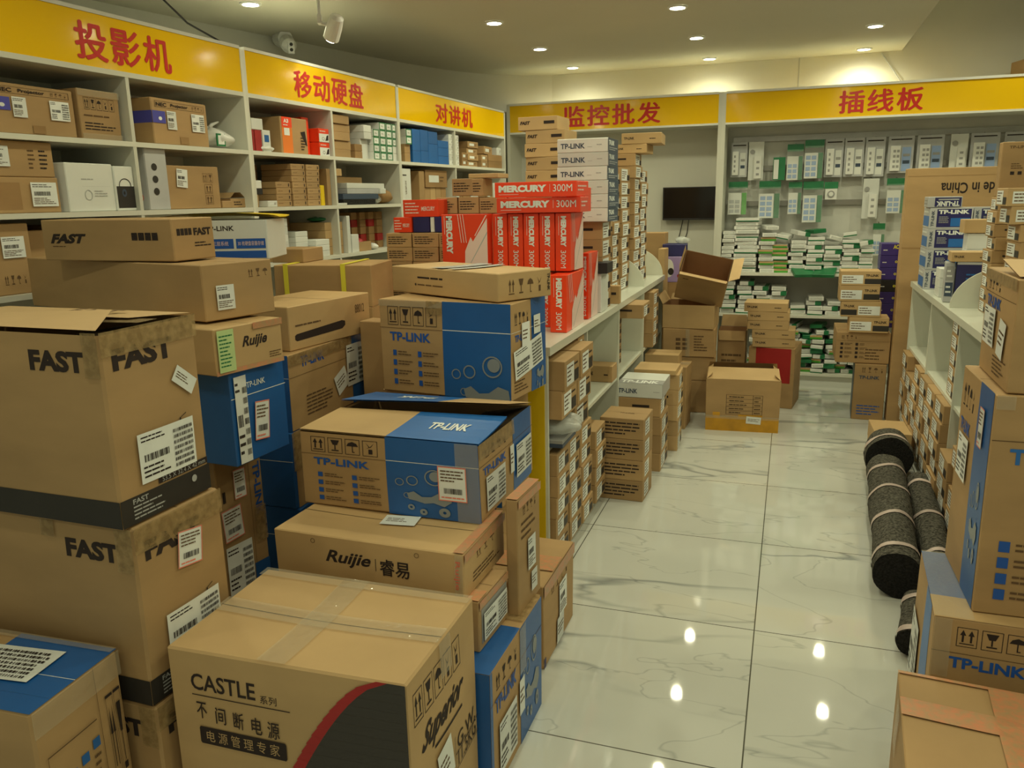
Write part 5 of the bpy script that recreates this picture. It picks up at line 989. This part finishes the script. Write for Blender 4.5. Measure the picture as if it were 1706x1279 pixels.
for j in range(3): sbox('cream white box, '+rank(2-j, 3)+' of three beside the blue stack', .845, 5.07, 1.001+j*.053, .10, .14, .052, 'white_box', group='cream white boxes beside the blue stack')
carton('dark blue upright box with grey printed spine on the right counter', .912, 4.80, 1.001, .15, .12, .215, -6, 'navy', [('r', 'F', 0, .94, 1, 1, 'card_grey'), ('lines', 'F', .3, .35, .8, .75, 4, 'blue_light')], seam=None, name='product_box', cat='box')
carton('grey printed box beside the dark blue upright one', .812, 4.84, 1.001, .045, .12, .21, -6, 'card_grey', [('r', 'F', .1, .55, .9, .9, 'grey'), ('r', 'F', .1, .15, .9, .5, 'slate'), ('lines', 'F', .2, .2, .8, .45, 2, 'paper'), ('lines', 'F', .2, .6, .8, .85, 2, 'paper')], seam=None, name='product_box', cat='box')
sbox('slim brown router box with dark lettering lying on the dark blue box', .895, 4.81, 1.2175, .185, .14, .05, 'kraft_light+logoF', -2)
for j in range(4): sbox('clear packaged adapter box, '+rank(3-j, 4)+' of the pale stack behind the dark blue box', .975, 5.08, 1.001+j*.0875, .12, .12, .0865, 'plastic_white', group='pale stack behind the dark blue box')
sbox('brown box resting on the pale stack behind the dark blue box', .955, 5.08, 1.3525, .125, .14, .072, 'kraft_light', 0)
column(9, .965, 4.42, .18, .0605, 'column under the tall brown box', .13, style='kraft+labL+markF', grp='labelled boxes under the tall brown box')
carton('tall thin brown box with printed squares lying atop the right label column', .99, 4.50, 1.548, .14, .07, .25, 0, K, [('t', 'F', .2, .88, .8, .93, 'TP-LINK', 'ink_soft', .02), ('r', 'F', .3, .40, .42, .46, 'ink'), ('r', 'F', .52, .40, .64, .46, 'ink'), ('lines', 'F', .3, .5, .7, .62, 3, 'ink_soft')], seam=None, n=1)
column(6, .985, 4.02, .22, .0725, 'column under the two wide brown boxes', .16, style='kraft+labL+markF', grp='labelled boxes under the two wide brown boxes')
sbox('wide brown box with label, lower of two near the right edge', .965, 4.02, 1.437, .20, .2, .074, 'kraft_light+labF+labL', 0); sbox('wide brown box with label, upper of two near the right edge', .945, 4.02, 1.512, .20, .2, .075, 'kraft_light+labF+labL', 0)
for j in range(6): sbox('brown box with label, '+rank(5-j, 6)+' in the far bay of the right counter', .95, 5.235, .567+j*.0655, .24, .2, .0645, 'kraft+labL', rnd.uniform(-3, 3), group='boxes in the far bay of the right counter')
for j in range(5): sbox('brown box with label, '+rank(4-j, 5)+' in the middle bay of the right counter', .93, 4.42, .567+j*.079, .26, .22, .078, 'kraft+labL', rnd.uniform(-2, 2), group='boxes in the middle bay of the right counter')
for c, (y, d, n_) in enumerate(((5.74, .252, 5), (5.483, .252, 5), (5.236, .243, 5), (4.95, .25, 5), (4.69, .25, 5), (4.43, .25, 5), (4.11, .245, 4), (3.85, .24, 4), (3.46, .23, 3), (3.22, .2, 2))):
    for j in range(n_):
        if (c, j) in ((1, 4), (6, 3)): continue
        sbox('labelled brown box low in the right counter, '+rank(n_-1-j, n_)+' in the '+(wds+('fifth', 'sixth', 'seventh', 'eighth', 'ninth', 'tenth'))[c]+' far column', .902+(.012 if (c+j) % 3 == 0 else 0)+rnd.uniform(-.006, .006), y, .063+j*.0965, .30, d, .0955, 'kraft+labL+markF', rnd.uniform(-1, 1), group='labelled boxes low in the right counter', name='router_box')
sbox('brown router box with dark lettering on the floor behind the felt rolls, upper', .625, 5.12, .1015, .20, .3, .10, 'kraft_light+logoF', 2); sbox('brown router box on the floor behind the felt rolls, lower', .625, 5.12, 0, .20, .3, .1005, 'kraft_light+logoF', 1)
# ================================================================= felt rolls
def felt(label, p0, p1, r, bands=3, seed=1, cap='felt_dark'):
    p0, p1 = Vector(p0), Vector(p1); ax = (p1-p0); L = ax.length; a = ax.normalized(); ref = Vector((0, 0, 1)); e1 = a.cross(ref).normalized(); e2 = e1.cross(a)
    t = empty('felt_roll', label, 'roll', p0, 0); rr = random.Random(seed); ph = [rr.uniform(0, 6) for _ in range(4)]
    def R(u, th): return r*(1+.035*math.sin(9*u*L+ph[0])+.03*math.sin(2*th+5*u+ph[1])+.02*math.sin(5*th+14*u+ph[2]))
    m_ = MB(); m_.grid(lambda u, v: a*(v*L)+(e1*math.cos(2*PI*u)+e2*math.sin(2*PI*u))*R(v, 2*PI*u), 28, 34, 'felt'); m_.build('felt_sheet', t, smooth=True)
    for s_, v in ((1, 0), (-1, 1)):
        m_ = MB(); m_.grid(lambda u, q: a*(v*L-s_*.012*(1-q))+(e1*math.cos(2*PI*u)+e2*math.sin(2*PI*u))*R(v, 2*PI*u)*(q*.985+.001), 28, 5, cap); m_.build('roll_end', t, smooth=True)
    for b in range(bands):
        c0 = (.1+.8*b/max(1, bands-1)) if bands > 1 else .5; m_ = MB(); sl = rr.uniform(.25, .5)
        m_.grid(lambda u, v: a*(min(max(c0*L+(v-.5)*.035+sl*r*math.cos(2*PI*u+1), 0), L))+(e1*math.cos(2*PI*u)+e2*math.sin(2*PI*u))*(R(min(max(c0+(v-.5)*.035/L+sl*r*math.cos(2*PI*u+1)/L, 0), 1), 2*PI*u)+.0035), 28, 2, 'band_pink'); m_.build('packing_tape', t, smooth=True)
    return t
felt('long grey felt roll with pink tape bands lying in the aisle, nearest of the rolls', (.475, 3.25, .098), (.560, 4.60, .095), .092, 4, 3)
felt('grey felt roll lying between the nearest roll and the right counter', (.648, 3.40, .068), (.715, 4.50, .068), .063, 3, 5)
felt('thick dark felt roll end at the far end of the other rolls', (.585, 4.70, .127), (.60, 4.92, .127), .120, 1, 8)
felt('short crumpled grey felt roll beside the blue and brown carton at right', (.475, 2.80, .058), (.53, 3.12, .062), .052, 2, 9)
# ================================================================= power strips at the back
def pack(x0, x1, z0, z1, kind, i):
    w, h = x1-x0, z1-z0; cx = (x0+x1)/2; y = 7.50
    lab = {'card': 'grey blister card with white power strip', 'card2': 'grey blister card with two-row power strip', 'slim': 'slim white carded power strip', 'bag': 'bagged power strip with blue outlets and green band', 'bagr': 'bagged power strip with orange flower print', 'bagw': 'crumpled clear bag with white strip', 'green': 'narrow green packet', 'timer': 'round white plug timer in green packet'}[kind]
    t = empty('power_strip_pack', lab+' hanging, '+PKN[i], 'power strip', (cx, y, z0), 0)
    m_ = MB(); m_.tube([(0, .02, h), (0, .095, h+.012)], .003, 'metal', 6); m_.build('hook', t)
    m_ = MB()
    if kind.startswith('card'):
        m_.box(-w/2, w/2, 0, .004, 0, h, 'card_grey'); m_.build('backing_card', t); m_ = MB()
        m_.box(-w*.40, -w*.02, -.028, -.0005, h*.06, h*.74, 'plastic_white'); s_ = m_.build('power_strip', t); m_ = MB()
        for r_ in range(4):
            for c in range(1 if kind == 'card' else 2): m_.box(-w*.30+c*w*.14, -w*.20+c*w*.14, -.0292, -.0284, h*(.14+.14*r_), h*(.21+.14*r_), 'grey')
        m_.build('socket', s_); m_ = MB(); m_.box(w*.06, w*.40, -.0015, -.0002, h*.05, h*.70, 'pale_blue' if kind == 'card2' else 'white_box'); m_.box(w*.10, w*.36, -.0025, -.0016, h*.45, h*.52, 'grey'); m_.box(w*.10, w*.36, -.0025, -.0016, h*.25, h*.34, 'slate'); m_.box(-w*.4, w*.4, -.0025, -.0006, h*.90, h*.93, 'ink'); m_.build('printed_panel', t)
    elif kind == 'slim':
        m_.box(-w/2, w/2, 0, .004, 0, h, 'white_box'); m_.build('backing_card', t); m_ = MB(); m_.box(-w*.1, w*.38, -.026, -.0005, h*.04, h*.62, 'plastic_white'); s_ = m_.build('power_strip', t)
        m_ = MB()
        for r_ in range(3): m_.box(w*.04, w*.24, -.0272, -.0264, h*(.12+.16*r_), h*(.18+.16*r_), 'grey')
        m_.build('socket', s_)
        m_ = MB(); m_.tube([(-w*.25, -.008, h*.74), (-w*.25, -.002, h*.74)], w*.16, 'grey', 14); m_.build('printed_panel', t)
    elif kind == 'timer':
        m_.box(-w/2, w/2, 0, .004, h*.62, h, 'green'); m_.build('header_card', t); m_ = MB(); m_.box(-w*.42, w*.42, -.04, .0, 0, h*.60, 'plastic_white'); b2 = m_.build('timer_body', t)
        m_ = MB(); m_.tube([(0, -.0405, h*.3), (0, -.046, h*.3)], w*.27, 'grey', 18); m_.tube([(0, -.0465, h*.3), (0, -.05, h*.3)], w*.17, 'plastic_white', 18); m_.build('dial', b2)
    elif kind == 'green':
        m_.box(-w/2, w/2, -.015, .004, 0, h, 'green'); m_.build('packet', t); m_ = MB(); m_.box(-w*.45, -w*.05, -.02, -.0155, h*.05, h*.9, 'plastic_white'); m_.build('power_strip', t)
    else:
        m_.box(-w/2, w/2, -.002, .004, h*.80, h, 'green'); m_.build('header_card', t); m_ = MB(); m_.box(-w*.48, w*.20, -.036, -.004, 0, h*.66, 'plastic_white'); s_ = m_.build('power_strip', t); m_ = MB()
        for r_ in range(4 if h > .3 else 3):
            for c in range(2): m_.box(-w*.42+c*w*.30, -w*.18+c*w*.30, -.0372, -.0364, h*(.05+.145*r_), h*(.155+.145*r_), 'orange' if kind == 'bagr' and r_ == 3 else 'pale_blue' if kind != 'bagw' else 'card_grey')
        m_.build('socket', s_); m_ = MB(); m_.box(w*.22, w*.46, -.030, -.004, 0, h*.66, 'green' if kind != 'bagw' else 'green_bright'); m_.build('printed_band', t)
        m_ = MB(); m_.grid(lambda u, v: (-w*.5+u*w, -.044-.006*math.sin(9*u+7*v+i), v*h*.84), 8, 10, 'film_thin'); m_.build('clear_bag', t)
    return t
PK = [(-0.535, -0.398, 1.729, 2.02, 'card'), (-0.387, -0.262, 1.700, 2.02, 'slim'), (-0.180, -0.081, 1.695, 1.885, 'green'), (-0.070, 0.062, 1.692, 1.989, 'bagr'), (0.070, 0.222, 1.703, 2.018, 'bag'), (0.232, 0.377, 1.709, 2.02, 'card'), (0.385, 0.535, 1.710, 2.02, 'card'), (0.545, 0.695, 1.705, 2.02, 'card'),
      (0.716, 0.909, 1.729, 2.02, 'card2'), (0.931, 1.128, 1.737, 2.02, 'card2'), (1.174, 1.299, 1.745, 2.02, 'slim'), (1.316, 1.519, 1.740, 2.02, 'card2'), (1.552, 1.693, 1.743, 2.02, 'card2'), (-0.545, -0.383, 1.410, 1.69, 'bagw'), (-0.287, -0.107, 1.376, 1.69, 'bag'), (-0.043, 0.066, 1.409, 1.677, 'bag'),
      (0.076, 0.238, 1.337, 1.678, 'bag'), (0.244, 0.353, 1.526, 1.670, 'timer'), (0.550, 0.671, 1.362, 1.69, 'slim'), (0.729, 0.883, 1.405, 1.687, 'bag'), (0.650, 0.743, 1.057, 1.322, 'bag')]
PKN = ['first of the top row from the left', 'second of the top row', 'third of the top row', 'fourth of the top row', 'fifth of the top row', 'sixth of the top row', 'seventh of the top row', 'eighth of the top row', 'ninth of the top row', 'tenth of the top row', 'near the top right', 'second last of the top row', 'last of the top row',
       'leftmost of the lower row', 'second of the lower row', 'small one in the lower row', 'tallest of the lower row', 'in the lower row', 'lower row at right', 'at the lower right end', 'lowest, above the purple boxes']
for i, p in enumerate(PK): pack(*p, i)
SM = {}
def strip_mesh(kind, w, d, h):
    k = (kind, round(w, 2), round(d, 2), round(h, 3))
    if k in SM: return SM[k]
    mb = MB(); body(mb, w, d, h, 'plastic_white' if kind != 2 else 'green', r=.008)
    if kind == 0: draw(mb, w, d, h, [('r', 'F', 0, 0, 1, .28, 'green')])
    if kind == 1: draw(mb, w, d, h, [('r', 'F', .6, 0, 1, 1, 'green'), ('r', 'T', .7, 0, 1, 1, 'green')])
    if kind == 3: draw(mb, w, d, h, [('r', 'F', .1, .2, .9, .8, 'film')])
    if kind == 4: draw(mb, w, d, h, [('r', 'F', 0, 0, 1, .5, 'green_bright'), ('r', 'F', 0, .5, 1, 1, 'kraft_light')])
    SM[k] = mb.data('power_strip'); return SM[k]
def heap_strip(x, y, z, w, d, h, kind, rot, lab, grp):
    o = bpy.data.objects.new('power_strip', strip_mesh(kind, w, d, h)); C.objects.link(o); o.location = (x, y, z); o.rotation_euler = rot; tag(o, lab, 'power strip', grp)
rh = random.Random(11); nth = ('first', 'second', 'third', 'fourth', 'fifth', 'sixth', 'seventh', 'eighth', 'ninth', 'tenth')
for c, (x, w, top, kd, nm) in enumerate(((-.515, .11, 1.25, (3,), 'at the left post'), (-.36, .20, 1.36, (3, 0, 3, 3), 'in the tall white stack'), (-.19, .13, 1.24, (3, 3, 4), 'beside the tall white stack'), (-.075, .13, 1.15, (4, 4, 4, 0), 'in the patterned green stack'), (.055, .13, 1.18, (3, 3, 0), 'in the middle white stack'),
                                     (.195, .14, 1.20, (1, 3, 0), 'in the mixed stack'), (.335, .14, 1.13, (0, 3, 1), 'in the green and white stack'), (.475, .14, 1.17, (1, 0, 3), 'in the stack before the purple boxes'), (.60, .11, 1.10, (3, 3, 0), 'in the last stack of the upper shelf'))):
    z = .9235; j = 0; tot = 0
    for q_ in range(40):
        if z >= top: break
        h = rh.uniform(.030, .037); k = kd[j % len(kd)]
        heap_strip(x+rh.uniform(-.008, .008), 7.38+rh.uniform(-.015, .015), z, w*rh.uniform(.9, .98), .26, h-.003, k, (0, 0, rh.uniform(-.10, .10)), 'packed power strip '+nm+', layer '+(nth+('eleventh', 'twelfth', 'thirteenth', 'fourteenth', 'fifteenth'))[j]+' from the shelf', 'power strips '+nm); z += h; j += 1
for i in range(7):
    x = -.18+i*.125; heap_strip(x, 7.36, (1.285, 1.21, 1.235, 1.25, 1.19, 1.22, 1.15)[i], .105, .22, .034, (3, 0, 1, 2)[i % 4], (rh.uniform(-.1, .1), rh.uniform(-.25, .25), rh.uniform(-.35, .35)), 'loose power strip lying askew on the upper shelf stacks, '+nth[i]+' from the left', 'askew power strips on top')
for c in range(9):
    x = -.50+c*.145; n_ = (7, 7, 6, 6, 2, 4, 3, 7, 5)[c]
    for j in range(n_):
        heap_strip(x+rh.uniform(-.015, .015), 7.38+rh.uniform(-.02, .02), .569+j*.040, .120, .25, .035, (3, 0, 3, 1)[(j+c) % 4], (0, rh.uniform(-.03, .03), rh.uniform(-.10, .10)), 'packed power strip on the shaded middle back shelf, '+rank(n_-1-j, n_)+' in pile '+nth[c]+' from left', 'power strips on the middle back shelf')
for c in range(10):
    x = -.25+c*.105; n_ = (7, 9, 10, 10, 9, 10, 9, 8, 7, 6)[c]
    for j in range(n_):
        heap_strip(x+rh.uniform(-.02, .02), 7.36+rh.uniform(-.03, .03), .071+j*.042, .098, .25, .034, (0, 1, 3, 2, 4)[(j*2+c) % 5], (rh.uniform(-.03, .03), rh.uniform(-.08, .08), rh.uniform(-.25, .25)), 'bagged power strip heaped on the bottom back shelf, '+rank(n_-1-j, n_)+' in pile '+nth[c]+' from left', 'power strips heaped on the bottom shelf')
for i in range(2): heap_strip(.10+.19*i, 7.26, .930, .17, .20, .03, 2, (math.radians(22), 0, .3-.5*i), 'green bagged power strip sliding over the shelf edge, '+('left', 'right')[i]+' of two', 'green bags over the shelf edge')
